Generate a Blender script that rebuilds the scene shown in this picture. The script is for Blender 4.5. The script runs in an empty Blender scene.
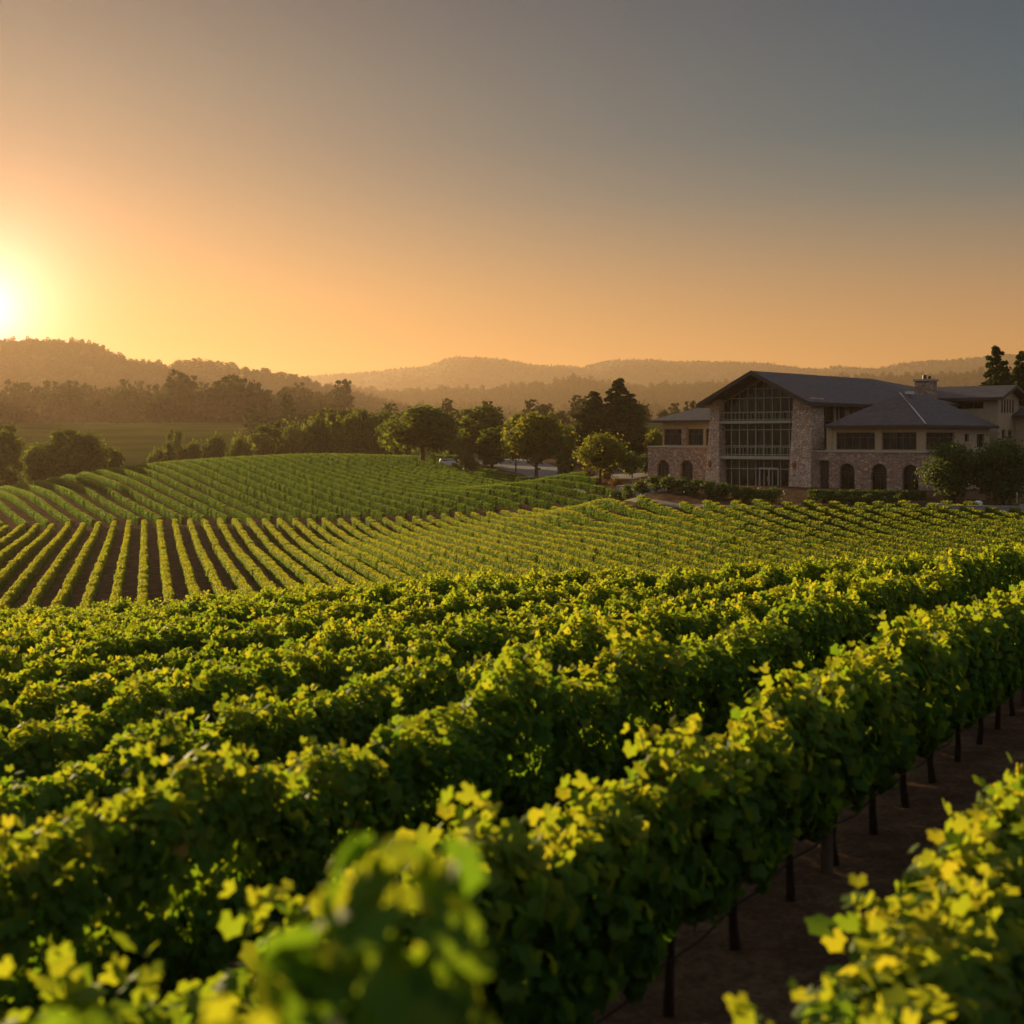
import bpy, math, random
import numpy as np
from mathutils import Vector, Matrix

random.seed(7)
RNG = np.random.default_rng(11)
sc = bpy.context.scene
COL = sc.collection
R = math.radians

# ------------------------------------------------------------------ camera
CAM_F = 1400.0          # focal length in pixels of a 1024 px wide frame
HORIZ = 440.0
cd = bpy.data.cameras.new('camera')
cam = bpy.data.objects.new('camera', cd)
COL.objects.link(cam)
cam.location = (0, 0, 0)
cam.rotation_euler = (R(90), 0, 0)
cd.sensor_width = 36.0
cd.lens = 36.0 * CAM_F / 1024.0
cd.shift_y = -(512 - HORIZ) / 1024.0
cd.clip_start = 0.05
cd.clip_end = 12000
cd.dof.use_dof = True
cd.dof.focus_distance = 55.0
cd.dof.aperture_fstop = 1.55
sc.camera = cam

# ------------------------------------------------------------------ sky + sun
SUN_AZ, SUN_EL = -34.0, 9.0          # degrees, azimuth from +Y towards +X
w = bpy.data.worlds.new('World')
sc.world = w
w.use_nodes = True
wn, wl = w.node_tree.nodes, w.node_tree.links
wn.clear()
wo = wn.new('ShaderNodeOutputWorld')
bg = wn.new('ShaderNodeBackground')
sky = wn.new('ShaderNodeTexSky')
sky.sky_type = 'NISHITA'
sky.sun_disc = False
sky.sun_elevation = R(SUN_EL)
sky.sun_rotation = R(SUN_AZ)
sky.air_density = 1.3
sky.dust_density = 3.5
EXPO = 1.25
GLOW_AZ, GLOW_EL = -20.6, 5.0        # where the sun stands in the sky
tcw = wn.new('ShaderNodeTexCoord')
sepw = wn.new('ShaderNodeSeparateXYZ'); wl.new(tcw.outputs['Generated'], sepw.inputs[0])
def wramp(stops):
    r = wn.new('ShaderNodeValToRGB'); e = r.color_ramp.elements
    while len(e) < len(stops): e.new(.5)
    for i, (z, c) in enumerate(stops): e[i].position = z / .6; e[i].color = (*c, 1)
    return r
zd = wn.new('ShaderNodeMath'); zd.operation = 'DIVIDE'; wl.new(sepw.outputs[2], zd.inputs[0]); zd.inputs[1].default_value = .6
cool = wramp([(0, (.78, .35, .075)), (.05, (.70, .33, .085)), (.09, (.45, .26, .12)), (.13, (.25, .205, .145)), (.17, (.085, .148, .16)), (.21, (.015, .105, .15)), (.30, (.0, .066, .118)), (.40, (.05, .10, .16)), (.6, (.30, .33, .37))])
warm = wramp([(0, (.80, .31, .035)), (.055, (.82, .335, .06)), (.10, (.72, .35, .12)), (.14, (.46, .275, .15)), (.19, (.25, .20, .155)), (.24, (.13, .165, .16)), (.30, (.03, .09, .125)), (.42, (.07, .10, .15)), (.6, (.30, .33, .37))])
wl.new(zd.outputs[0], cool.inputs[0]); wl.new(zd.outputs[0], warm.inputs[0])
ga, ge = R(GLOW_AZ), R(GLOW_EL)
dt = wn.new('ShaderNodeVectorMath'); dt.operation = 'DOT_PRODUCT'; wl.new(tcw.outputs['Generated'], dt.inputs[0])
dt.inputs[1].default_value = (math.sin(ga) * math.cos(ge), math.cos(ga) * math.cos(ge), math.sin(ge))
def wm(op, a, b):
    n = wn.new('ShaderNodeMath'); n.operation = op
    for i, x in enumerate((a, b)):
        if x is None: continue
        if isinstance(x, (int, float)): n.inputs[i].default_value = x
        else: wl.new(x, n.inputs[i])
    return n.outputs[0]
th = wm('ARCCOSINE', wm('MINIMUM', dt.outputs['Value'], 1.0), None)
wide = wm('EXPONENT', wm('MULTIPLY', wm('POWER', wm('DIVIDE', th, R(17)), 2.0), -1.0), None)
core = wm('EXPONENT', wm('MULTIPLY', wm('DIVIDE', th, R(1.4)), -1.0), None)
halo = wm('EXPONENT', wm('MULTIPLY', wm('DIVIDE', th, R(4.6)), -1.0), None)
mixw = wn.new('ShaderNodeMix'); mixw.data_type = 'RGBA'; wl.new(wide, mixw.inputs[0]); wl.new(cool.outputs[0], mixw.inputs[6]); wl.new(warm.outputs[0], mixw.inputs[7])
def wscale(col, f):
    n = wn.new('ShaderNodeVectorMath'); n.operation = 'SCALE'; n.inputs[0].default_value = col; wl.new(f, n.inputs['Scale']); return n.outputs[0]
def wadd(a, b):
    n = wn.new('ShaderNodeVectorMath'); n.operation = 'ADD'; wl.new(a, n.inputs[0]); wl.new(b, n.inputs[1]); return n.outputs[0]
back = wramp([(0, (.11, .10, .105)), (.08, (.26, .22, .23)), (.14, (.30, .26, .28)), (.25, (.26, .26, .30)), (.6, (.30, .33, .37))]); wl.new(zd.outputs[0], back.inputs[0])
mrb = wn.new('ShaderNodeMapRange'); wl.new(sepw.outputs[1], mrb.inputs['Value']); mrb.inputs['From Min'].default_value = .55; mrb.inputs['From Max'].default_value = -.2
mixb = wn.new('ShaderNodeMix'); mixb.data_type = 'RGBA'; wl.new(mrb.outputs[0], mixb.inputs[0]); wl.new(mixw.outputs[2], mixb.inputs[6]); wl.new(back.outputs[0], mixb.inputs[7])
tot = wadd(wadd(mixb.outputs[2], wscale((4.2, 2.5, 2.0), core)), wscale((.28, .085, .04), halo))
nsk = wn.new('ShaderNodeVectorMath'); nsk.operation = 'SCALE'; wl.new(sky.outputs[0], nsk.inputs[0]); nsk.inputs['Scale'].default_value = 0.002
tot = wadd(tot, nsk.outputs[0])
wl.new(tot, bg.inputs['Color'])
bg.inputs['Strength'].default_value = 2 ** -EXPO
wl.new(bg.outputs[0], wo.inputs['Surface'])

sd = bpy.data.lights.new('sun', 'SUN')
sd.energy = 5.0
sd.angle = R(0.6)
sd.color = (1.0, 0.72, 0.36)
sun = bpy.data.objects.new('sun', sd)
COL.objects.link(sun)
sdir = Vector((math.sin(R(SUN_AZ)) * math.cos(R(SUN_EL)), math.cos(R(SUN_AZ)) * math.cos(R(SUN_EL)), math.sin(R(SUN_EL))))
sun.rotation_euler = sdir.to_track_quat('Z', 'Y').to_euler()

vs = sc.view_settings
vs.view_transform = 'Standard'
vs.look = 'None'
vs.exposure = EXPO
vs.gamma = 1.0
cy = sc.cycles
cy.max_bounces = 6
cy.diffuse_bounces = 3
cy.glossy_bounces = 2
cy.transmission_bounces = 4
cy.volume_bounces = 0
cy.transparent_max_bounces = 4
cy.caustics_reflective = False
cy.caustics_refractive = False
cy.use_denoising = True
HAZE_DENS = 1.15e-4
HAZE_ANI = 0.54

# ------------------------------------------------------------------ helpers
def tag(o, label=None, cat=None, group=None, kind=None):
    if label: o['label'] = label
    if cat: o['category'] = cat
    if group: o['group'] = group
    if kind: o['kind'] = kind
    return o

def empty(name, loc=(0, 0, 0), rz=0.0):
    o = bpy.data.objects.new(name, None)
    COL.objects.link(o)
    o.location = loc
    o.rotation_euler = (0, 0, rz)
    o.empty_display_size = 0.2
    return o

def link(name, me, mat=None, parent=None):
    o = bpy.data.objects.new(name, me)
    COL.objects.link(o)
    if mat is not None and len(me.materials) == 0: me.materials.append(mat)
    if parent is not None: o.parent = parent
    return o

def np_mesh(name, verts, faces, mat=None, smooth=False, attrs=None):
    """verts (N,3), faces (M,k) array, attrs name->(N,) floats"""
    me = bpy.data.meshes.new(name)
    verts = np.asarray(verts, dtype=np.float32); faces = np.asarray(faces, dtype=np.int32)
    me.vertices.add(len(verts)); me.vertices.foreach_set('co', verts.ravel())
    M, k = faces.shape
    me.loops.add(M * k); me.loops.foreach_set('vertex_index', faces.ravel())
    me.polygons.add(M)
    me.polygons.foreach_set('loop_start', np.arange(0, M * k, k, dtype=np.int32))
    me.polygons.foreach_set('loop_total', np.full(M, k, dtype=np.int32))
    if smooth: me.polygons.foreach_set('use_smooth', np.ones(M, dtype=bool))
    if attrs:
        for n, a in attrs.items():
            at = me.attributes.new(n, 'FLOAT', 'POINT')
            at.data.foreach_set('value', np.asarray(a, dtype=np.float32))
    me.update(calc_edges=True)
    if mat is not None: me.materials.append(mat)
    return me

class MB:
    """collects boxes, prisms and tubes into one mesh"""
    def __init__(s): s.v = []; s.f = []
    def add(s, vs, fs):
        b = len(s.v); s.v += [tuple(p) for p in vs]; s.f += [tuple(b + i for i in f) for f in fs]
    def box(s, x0, x1, y0, y1, z0, z1):
        s.add([(x0,y0,z0),(x1,y0,z0),(x1,y1,z0),(x0,y1,z0),(x0,y0,z1),(x1,y0,z1),(x1,y1,z1),(x0,y1,z1)],
              [(0,3,2,1),(4,5,6,7),(0,1,5,4),(1,2,6,5),(2,3,7,6),(3,0,4,7)])
    def frustum(s, b, t, z0, z1):
        (x0,x1,y0,y1), (X0,X1,Y0,Y1) = b, t
        s.add([(x0,y0,z0),(x1,y0,z0),(x1,y1,z0),(x0,y1,z0),(X0,Y0,z1),(X1,Y0,z1),(X1,Y1,z1),(X0,Y1,z1)],
              [(0,3,2,1),(4,5,6,7),(0,1,5,4),(1,2,6,5),(2,3,7,6),(3,0,4,7)])
    def slab(s, pts, th):
        """polygon pts (ccw from above) thickened downwards"""
        n = len(pts)
        low = [(p[0], p[1], p[2] - th) for p in pts]
        s.add(list(pts) + low, [tuple(range(n)), tuple(range(2*n-1, n-1, -1))] +
              [(i, i + n, (i+1) % n + n, (i+1) % n) for i in range(n)])
    def tube(s, pts, rad, n=6, cap=True):
        pts = [Vector(p) for p in pts]
        if not hasattr(rad, '__len__'): rad = [rad] * len(pts)
        b = len(s.v)
        for i, p in enumerate(pts):
            d = (pts[min(i+1, len(pts)-1)] - pts[max(i-1, 0)]).normalized()
            a = d.orthogonal().normalized() if abs(d.z) < .5 else d.cross(Vector((0, 1, 0))).normalized()
            c = d.cross(a)
            for j in range(n):
                t = 2 * math.pi * j / n
                s.v.append(tuple(p + (a * math.cos(t) + c * math.sin(t)) * rad[i]))
        for i in range(len(pts) - 1):
            for j in range(n):
                s.f.append((b+i*n+j, b+i*n+(j+1) % n, b+(i+1)*n+(j+1) % n, b+(i+1)*n+j))
        if cap:
            s.f.append(tuple(b + (len(pts)-1)*n + j for j in range(n)))
            s.f.append(tuple(b + n - 1 - j for j in range(n)))
    def mesh(s, name, mat=None, smooth=False):
        me = bpy.data.meshes.new(name)
        me.from_pydata(s.v, [], s.f)
        if smooth:
            for p in me.polygons: p.use_smooth = True
        me.update()
        if mat is not None: me.materials.append(mat)
        return me
    def build(s, name, mat, parent=None, smooth=False):
        return link(name, s.mesh(name, mat, smooth), None, parent)

# ------------------------------------------------------------------ materials
def new_mat(name):
    m = bpy.data.materials.new(name); m.use_nodes = True
    nt = m.node_tree; nt.nodes.clear()
    out = nt.nodes.new('ShaderNodeOutputMaterial')
    return m, nt, out

def N(nt, t, **kw):
    n = nt.nodes.new(t)
    for k, v in kw.items():
        if k in n.inputs: n.inputs[k].default_value = v
        else: setattr(n, k, v)
    return n

def ramp(nt, fac, stops, interp='LINEAR'):
    r = nt.nodes.new('ShaderNodeValToRGB')
    r.color_ramp.interpolation = interp
    e = r.color_ramp.elements
    while len(e) < len(stops): e.new(0.5)
    for i, (p, c) in enumerate(stops):
        e[i].position = p; e[i].color = (*c, 1)
    if fac is not None: nt.links.new(fac, r.inputs[0])
    return r

def leaf_mat(name, stops, trans_stops, tw=0.5, rough=0.5, spec=0.3):
    m, nt, out = new_mat(name)
    a = N(nt, 'ShaderNodeAttribute', attribute_name='tint')
    oi = N(nt, 'ShaderNodeObjectInfo')
    mad = N(nt, 'ShaderNodeMath', operation='MULTIPLY_ADD')
    nt.links.new(oi.outputs['Random'], mad.inputs[0]); mad.inputs[1].default_value = 0.16
    nt.links.new(a.outputs['Fac'], mad.inputs[2])
    sub = N(nt, 'ShaderNodeMath', operation='SUBTRACT'); nt.links.new(mad.outputs[0], sub.inputs[0]); sub.inputs[1].default_value = 0.08
    c = ramp(nt, sub.outputs[0], stops); t = ramp(nt, sub.outputs[0], trans_stops)
    b = N(nt, 'ShaderNodeBsdfPrincipled'); b.inputs['Roughness'].default_value = rough
    b.inputs['Specular IOR Level'].default_value = spec
    nt.links.new(c.outputs[0], b.inputs['Base Color'])
    tr = N(nt, 'ShaderNodeBsdfTranslucent'); nt.links.new(t.outputs[0], tr.inputs['Color'])
    mx = N(nt, 'ShaderNodeMixShader'); mx.inputs[0].default_value = tw
    nt.links.new(b.outputs[0], mx.inputs[1]); nt.links.new(tr.outputs[0], mx.inputs[2])
    nt.links.new(mx.outputs[0], out.inputs[0])
    return m

def noise_mat(name, stops, scale=1.0, rough=0.9, bump=0.3, detail=6, spec=0.2, stretch=None, bscale=None):
    m, nt, out = new_mat(name)
    tc = N(nt, 'ShaderNodeTexCoord')
    src = tc.outputs['Object']
    if stretch:
        mp = N(nt, 'ShaderNodeMapping'); mp.inputs['Scale'].default_value = stretch
        nt.links.new(src, mp.inputs[0]); src = mp.outputs[0]
    no = N(nt, 'ShaderNodeTexNoise'); no.inputs['Scale'].default_value = scale; no.inputs['Detail'].default_value = detail
    no.inputs['Roughness'].default_value = 0.65
    nt.links.new(src, no.inputs['Vector'])
    c = ramp(nt, no.outputs['Fac'], stops)
    b = N(nt, 'ShaderNodeBsdfPrincipled'); b.inputs['Roughness'].default_value = rough
    b.inputs['Specular IOR Level'].default_value = spec
    nt.links.new(c.outputs[0], b.inputs['Base Color'])
    if bump:
        n2 = N(nt, 'ShaderNodeTexNoise'); n2.inputs['Scale'].default_value = bscale or scale * 4; n2.inputs['Detail'].default_value = 5
        nt.links.new(src, n2.inputs['Vector'])
        bp = N(nt, 'ShaderNodeBump'); bp.inputs['Strength'].default_value = bump; bp.inputs['Distance'].default_value = 0.05
        nt.links.new(n2.outputs['Fac'], bp.inputs['Height']); nt.links.new(bp.outputs[0], b.inputs['Normal'])
    nt.links.new(b.outputs[0], out.inputs[0])
    return m

def plain(name, col, rough=0.6, metal=0.0, spec=0.4):
    return noise_mat(name, [(0.3, tuple(c * 0.85 for c in col)), (0.7, tuple(min(1, c * 1.12) for c in col))], 3.0, rough, 0.05, 4, spec)

def stone_mat(name, cols, mortar, scale):
    m, nt, out = new_mat(name)
    tc = N(nt, 'ShaderNodeTexCoord')
    no = N(nt, 'ShaderNodeTexNoise'); no.inputs['Scale'].default_value = 1.1
    nt.links.new(tc.outputs['Object'], no.inputs['Vector'])
    mixv = N(nt, 'ShaderNodeVectorMath', operation='MULTIPLY_ADD')
    nt.links.new(no.outputs['Color'], mixv.inputs[0]); mixv.inputs[1].default_value = (.4, .4, .3); nt.links.new(tc.outputs['Object'], mixv.inputs[2])
    mp = N(nt, 'ShaderNodeMapping'); mp.inputs['Scale'].default_value = (1, 1, 1.6)
    nt.links.new(mixv.outputs[0], mp.inputs[0])
    v1 = N(nt, 'ShaderNodeTexVoronoi'); v1.inputs['Scale'].default_value = scale; v1.inputs['Randomness'].default_value = .85
    v2 = N(nt, 'ShaderNodeTexVoronoi', feature='DISTANCE_TO_EDGE'); v2.inputs['Scale'].default_value = scale; v2.inputs['Randomness'].default_value = .85
    nt.links.new(mp.outputs[0], v1.inputs['Vector']); nt.links.new(mp.outputs[0], v2.inputs['Vector'])
    sp = N(nt, 'ShaderNodeSeparateColor'); nt.links.new(v1.outputs['Color'], sp.inputs[0])
    c = ramp(nt, sp.outputs[0], [(i / (len(cols) - 1), k) for i, k in enumerate(cols)])
    e = ramp(nt, v2.outputs['Distance'], [(0.02, (0, 0, 0)), (0.09, (1, 1, 1))])
    mx = N(nt, 'ShaderNodeMix', data_type='RGBA'); nt.links.new(e.outputs[0], mx.inputs[0])
    mx.inputs[6].default_value = (*mortar, 1); nt.links.new(c.outputs[0], mx.inputs[7])
    b = N(nt, 'ShaderNodeBsdfPrincipled'); b.inputs['Roughness'].default_value = .85
    nt.links.new(mx.outputs[2], b.inputs['Base Color'])
    bp = N(nt, 'ShaderNodeBump'); bp.inputs['Strength'].default_value = .8; bp.inputs['Distance'].default_value = .06
    nt.links.new(e.outputs[0], bp.inputs['Height']); nt.links.new(bp.outputs[0], b.inputs['Normal'])
    nt.links.new(b.outputs[0], out.inputs[0])
    return m

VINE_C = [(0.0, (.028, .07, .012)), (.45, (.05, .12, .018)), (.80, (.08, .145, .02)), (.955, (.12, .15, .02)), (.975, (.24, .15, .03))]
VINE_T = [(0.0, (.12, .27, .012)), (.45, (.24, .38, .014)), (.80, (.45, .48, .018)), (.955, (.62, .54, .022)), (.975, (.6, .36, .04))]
M = {}
M['vine_leaf'] = leaf_mat('vine_leaf', VINE_C, VINE_T, 0.52, 0.6, 0.08)
M['tree_leaf'] = leaf_mat('tree_leaf', [(0, (.022, .045, .009)), (1, (.06, .095, .018))], [(0, (.09, .14, .012)), (1, (.28, .30, .025))], .42, .8, .04)
M['lime_leaf'] = leaf_mat('lime_leaf', [(0, (.035, .06, .008)), (1, (.10, .12, .02))], [(0, (.18, .2, .015)), (1, (.40, .36, .03))], .45, .8, .04)
M['conifer_leaf'] = leaf_mat('conifer_leaf', [(0, (.012, .025, .008)), (1, (.035, .05, .014))], [(0, (.03, .05, .01)), (1, (.09, .1, .02))], .25, .85, .02)
M['hedge_leaf'] = leaf_mat('hedge_leaf', [(0, (.03, .06, .012)), (1, (.07, .11, .02))], [(0, (.08, .12, .01)), (1, (.2, .22, .02))], .35, .6, .2)
M['rust_leaf'] = leaf_mat('rust_leaf', [(0, (.07, .05, .015)), (1, (.22, .10, .03))], [(0, (.15, .1, .02)), (1, (.4, .18, .04))], .35, .6, .2)
M['bark'] = noise_mat('bark', [(.3, (.035, .024, .016)), (.7, (.09, .065, .045))], 9, .9, .8, 6, .15, (1, 1, .3))
M['vine_bark'] = noise_mat('vine_bark', [(.3, (.03, .018, .011)), (.7, (.10, .062, .04))], 25, .95, 1.0, 6, .1, (1, 1, .25))
M['post_wood'] = noise_mat('post_wood', [(.3, (.08, .05, .03)), (.7, (.18, .125, .08))], 14, .9, .6, 6, .1, (1, 1, .12))
M['hose'] = plain('hose', (.015, .015, .015), .5)
M['slate'] = noise_mat('slate', [(.25, (.045, .036, .038)), (.5, (.075, .060, .062)), (.75, (.11, .088, .088))], 1.1, .7, .7, 10, .2, (1, 1, 3), 6)
M['stone'] = stone_mat('stone', [(.23, .135, .095), (.42, .265, .18), (.31, .215, .155), (.54, .37, .26), (.26, .165, .115)], (.15, .12, .10), 2.1)
M['stucco'] = noise_mat('stucco', [(.3, (.36, .275, .17)), (.7, (.45, .35, .22))], 2.0, .9, .2, 6, .1)
M['cap'] = plain('cap', (.42, .37, .29), .8)
M['trim'] = plain('trim', (.045, .032, .024), .6)
M['soffit'] = plain('soffit', (.13, .09, .06), .7)
M['pillar_stone'] = stone_mat('pillar_stone', [(.42, .26, .18), (.66, .46, .33), (.54, .39, .28), (.76, .57, .42), (.46, .31, .22)], (.20, .16, .13), 2.4)
M['mullion'] = plain('mullion', (.36, .36, .25), .5)
M['frame_dark'] = plain('frame_dark', (.10, .085, .06), .6)
M['alu'] = plain('alu', (.42, .42, .38), .4)
M['copper'] = plain('copper', (.55, .50, .45), .45)
M['lead'] = plain('lead', (.50, .47, .45), .6)
M['white_paint'] = plain('white_paint', (.72, .70, .66), .35)
M['canvas'] = plain('canvas', (.62, .55, .42), .85)
M['rubber'] = plain('rubber', (.02, .02, .02), .8)
M['lantern'] = plain('lantern', (.30, .10, .035), .5)
M['car_grey'] = plain('car_grey', (.10, .10, .11), .3)
M['concrete'] = plain('concrete', (.28, .26, .24), .85)

def glass_mat():
    m, nt, out = new_mat('dark_glass')
    b = N(nt, 'ShaderNodeBsdfPrincipled')
    tc = N(nt, 'ShaderNodeTexCoord'); no = N(nt, 'ShaderNodeTexNoise'); no.inputs['Scale'].default_value = .35
    mp = N(nt, 'ShaderNodeMapping'); mp.inputs['Scale'].default_value = (3.5, 3.5, .5); nt.links.new(tc.outputs['Object'], mp.inputs[0])
    nt.links.new(mp.outputs[0], no.inputs['Vector'])
    c = ramp(nt, no.outputs['Fac'], [(.4, (.005, .006, .004)), (.6, (.022, .022, .011)), (.74, (.08, .075, .035))])
    nt.links.new(c.outputs[0], b.inputs['Base Color'])
    b.inputs['Roughness'].default_value = .06; b.inputs['Specular IOR Level'].default_value = .4
    bp = N(nt, 'ShaderNodeBump'); bp.inputs['Strength'].default_value = .15; bp.inputs['Distance'].default_value = .05
    nt.links.new(no.outputs['Fac'], bp.inputs['Height']); nt.links.new(bp.outputs[0], b.inputs['Normal'])
    nt.links.new(b.outputs[0], out.inputs[0])
    return m
M['glass'] = glass_mat()

def ground_mat():
    m, nt, out = new_mat('vineyard_soil')
    tc = N(nt, 'ShaderNodeTexCoord')
    n1 = N(nt, 'ShaderNodeTexNoise'); n1.inputs['Scale'].default_value = .9; n1.inputs['Detail'].default_value = 8; n1.inputs['Roughness'].default_value = .7
    n2 = N(nt, 'ShaderNodeTexNoise'); n2.inputs['Scale'].default_value = 16; n2.inputs['Detail'].default_value = 6; n2.inputs['Roughness'].default_value = .7
    v = N(nt, 'ShaderNodeTexVoronoi'); v.inputs['Scale'].default_value = 11
    for n in (n1, n2, v): nt.links.new(tc.outputs['Object'], n.inputs['Vector'])
    c1 = ramp(nt, n1.outputs['Fac'], [(.3, (.06, .034, .022)), (.5, (.105, .066, .042)), (.62, (.15, .105, .062)), (.75, (.23, .18, .10))])
    c2 = ramp(nt, n2.outputs['Fac'], [(.3, (.5, .5, .5)), (.7, (1.35, 1.3, 1.2))])
    mx = N(nt, 'ShaderNodeMix', data_type='RGBA', blend_type='MULTIPLY'); mx.inputs[0].default_value = 1
    nt.links.new(c1.outputs[0], mx.inputs[6]); nt.links.new(c2.outputs[0], mx.inputs[7])
    # grass away from the vineyard (y > 340 m)
    sx = N(nt, 'ShaderNodeSeparateXYZ'); nt.links.new(tc.outputs['Object'], sx.inputs[0])
    mr = N(nt, 'ShaderNodeMapRange'); mr.inputs['From Min'].default_value = 335; mr.inputs['From Max'].default_value = 350
    nt.links.new(sx.outputs['Y'], mr.inputs['Value'])
    n3 = N(nt, 'ShaderNodeTexNoise'); n3.inputs['Scale'].default_value = .03; n3.inputs['Detail'].default_value = 8; nt.links.new(tc.outputs['Object'], n3.inputs['Vector'])
    g = ramp(nt, n3.outputs['Fac'], [(.3, (.035, .045, .010)), (.6, (.065, .072, .016)), (.75, (.10, .09, .03))])
    m2 = N(nt, 'ShaderNodeMix', data_type='RGBA'); nt.links.new(mr.outputs[0], m2.inputs[0])
    nt.links.new(mx.outputs[2], m2.inputs[6]); nt.links.new(g.outputs[0], m2.inputs[7])
    b = N(nt, 'ShaderNodeBsdfPrincipled'); b.inputs['Roughness'].default_value = 1; b.inputs['Specular IOR Level'].default_value = 0
    nt.links.new(m2.outputs[2], b.inputs['Base Color'])
    ad = N(nt, 'ShaderNodeMath', operation='ADD'); nt.links.new(n2.outputs['Fac'], ad.inputs[0]); nt.links.new(v.outputs['Distance'], ad.inputs[1])
    bp = N(nt, 'ShaderNodeBump'); bp.inputs['Strength'].default_value = .6; bp.inputs['Distance'].default_value = .05
    nt.links.new(ad.outputs[0], bp.inputs['Height']); nt.links.new(bp.outputs[0], b.inputs['Normal'])
    nt.links.new(b.outputs[0], out.inputs[0])
    return m
M['soil'] = ground_mat()
M['hillside'] = noise_mat('hillside', [(.35, (.03, .04, .015)), (.6, (.06, .065, .025)), (.75, (.13, .115, .05))], .012, .95, 0, 8, .05)
M['gravel'] = noise_mat('gravel', [(.3, (.14, .115, .09)), (.7, (.24, .20, .16))], 2.5, .95, .5, 8, .1, None, 20)
M['asphalt'] = noise_mat('asphalt', [(.3, (.10, .09, .085)), (.7, (.15, .135, .125))], .5, .8, .3, 8, .3, None, 25)

# ------------------------------------------------------------------ terrain
AZF = R(29.3); FDX, FDY = math.sin(AZF), math.cos(AZF)       # foreground row direction
AZM = R(-14.6)                                               # middle field row direction
AZH = R(-25.5)                                               # hill row direction

def sstep(a, b, x):
    t = np.clip((x - a) / (b - a), 0, 1); return t * t * (3 - 2 * t)

def off(X, D): return D * FDX - X * FDY      # distance to the left of the camera across the rows
def along(X, D): return X * FDX + D * FDY

def fg_top(X, D):
    o, t = off(X, D), along(X, D)
    z = np.interp(o, [-60, 1.54, 3.94, 6.3, 8.7, 13.5, 20.7, 60, 120], [-2.6, -2.0, -2.18, -2.2, -2.5, -2.99, -3.5, -8.0, -12])
    z = z - .022 * np.maximum(0, t - 12)
    return z
def y_end(X): return 45 + np.where(X < 0, -.75 * X, -.5 * X)

CP = [  # (px, D, height of the vine tops or ground + 1.7)
 (0,95,-11.6),(0,140,-11.3),(0,196,-11.2),(-500,100,-12),(-500,200,-12),(-500,300,-12),(150,97,-11.2),(150,187,-10.9),(300,105,-11.2),(300,200,-10.4),
 (512,95,-10.8),(512,118,-11.2),(512,160,-10.5),(512,198,-9.3),(700,90,-9.9),(700,120,-10.2),(700,138,-8.85),(850,132,-8.5),(1024,128,-7.9),(600,165,-8.9),(700,156,-6.75),(850,115,-9.5),(850,149,-6.35),
 (1024,80,-8.6),(1024,110,-9.2),(1024,144,-6.4),(1500,110,-8),(1500,150,-6),(600,150,-9.4),
 (0,270,-8.9),(60,280,-6.6),(150,290,-4.2),(300,300,-2.3),(400,300,-3.2),(480,290,-5.5),(560,240,-6.8),(620,195,-7.7),
 (150,240,-7.3),(300,250,-6.1),(400,250,-6.6),(480,240,-7.2),
 (300,390,-15),(0,380,-22),(0,330,-15),(-500,400,-25),
 (540,290,-4.4),(580,228,-4.5),(500,370,-4.4),(650,205,-4.4),(760,190,-4.4),(800,165,-4.4),(900,175,-4.4),(950,155,-4.4),(1024,180,-4.4),(1250,200,-4.4),(700,300,-4.4),(900,300,-4.4),(650,170,-4.7),(600,380,-4.4),(1000,400,-6)]
_cp = np.array([((p - 512) / CAM_F * d, d, z) for p, d, z in CP])
def _phi(r2): return 0.5 * r2 * np.log(r2 + 1e-9)
_d2 = ((_cp[:, None, :2] - _cp[None, :, :2]) ** 2).sum(-1) / 1e4
n_ = len(_cp)
_A = np.zeros((n_ + 3, n_ + 3)); _A[:n_, :n_] = _phi(_d2) + np.eye(n_) * 0.002
_P = np.c_[np.ones(n_), _cp[:, :2] / 100]; _A[:n_, n_:] = _P; _A[n_:, :n_] = _P.T
_W = np.linalg.solve(_A, np.r_[_cp[:, 2], 0, 0, 0])
def tps(X, D):
    sh = np.shape(X); X = np.ravel(X); D = np.ravel(D)
    d2 = ((X[:, None] - _cp[None, :, 0]) ** 2 + (D[:, None] - _cp[None, :, 1]) ** 2) / 1e4
    z = _phi(d2) @ _W[:n_] + _W[n_] + _W[n_ + 1] * X / 100 + _W[n_ + 2] * D / 100
    return z.reshape(sh)

def ground(X, D):
    X = np.asarray(X, float); D = np.asarray(D, float)
    f = fg_top(X, D) - 1.95
    f = f + 0.55 * sstep(2.8, 2.2, off(X, D)) * sstep(3.6, 2.4, along(X, D))
    Xc = np.clip(X, -230, 190); Dc = np.clip(D, 40, 400)
    g = tps(Xc, Dc) - 1.7
    s = sstep(-3, 34, D - y_end(np.clip(X, -60, 60)))
    z = f * (1 - s) + g * s
    far = np.interp(D, [380, 440, 620, 700, 1200, 1700, 3000, 8000], [-15, -7, 6, 8, 15, 24, 45, 75]) + 1.5 * np.sin(X / 60 + 1) * np.sin(D / 85)
    k = sstep(370, 440, D)
    side = sstep(200, 420, np.abs(X)) * sstep(0, 100, 400 - D)
    z = z * (1 - side) + (-13) * side
    return z * (1 - k) + far * k
def gz(x, y): return float(ground(np.array([x]), np.array([y]))[0])

def at(px, D, z=None):
    X = (px - 512) / CAM_F * D
    return X, D, (gz(X, D) if z is None else z)

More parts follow.
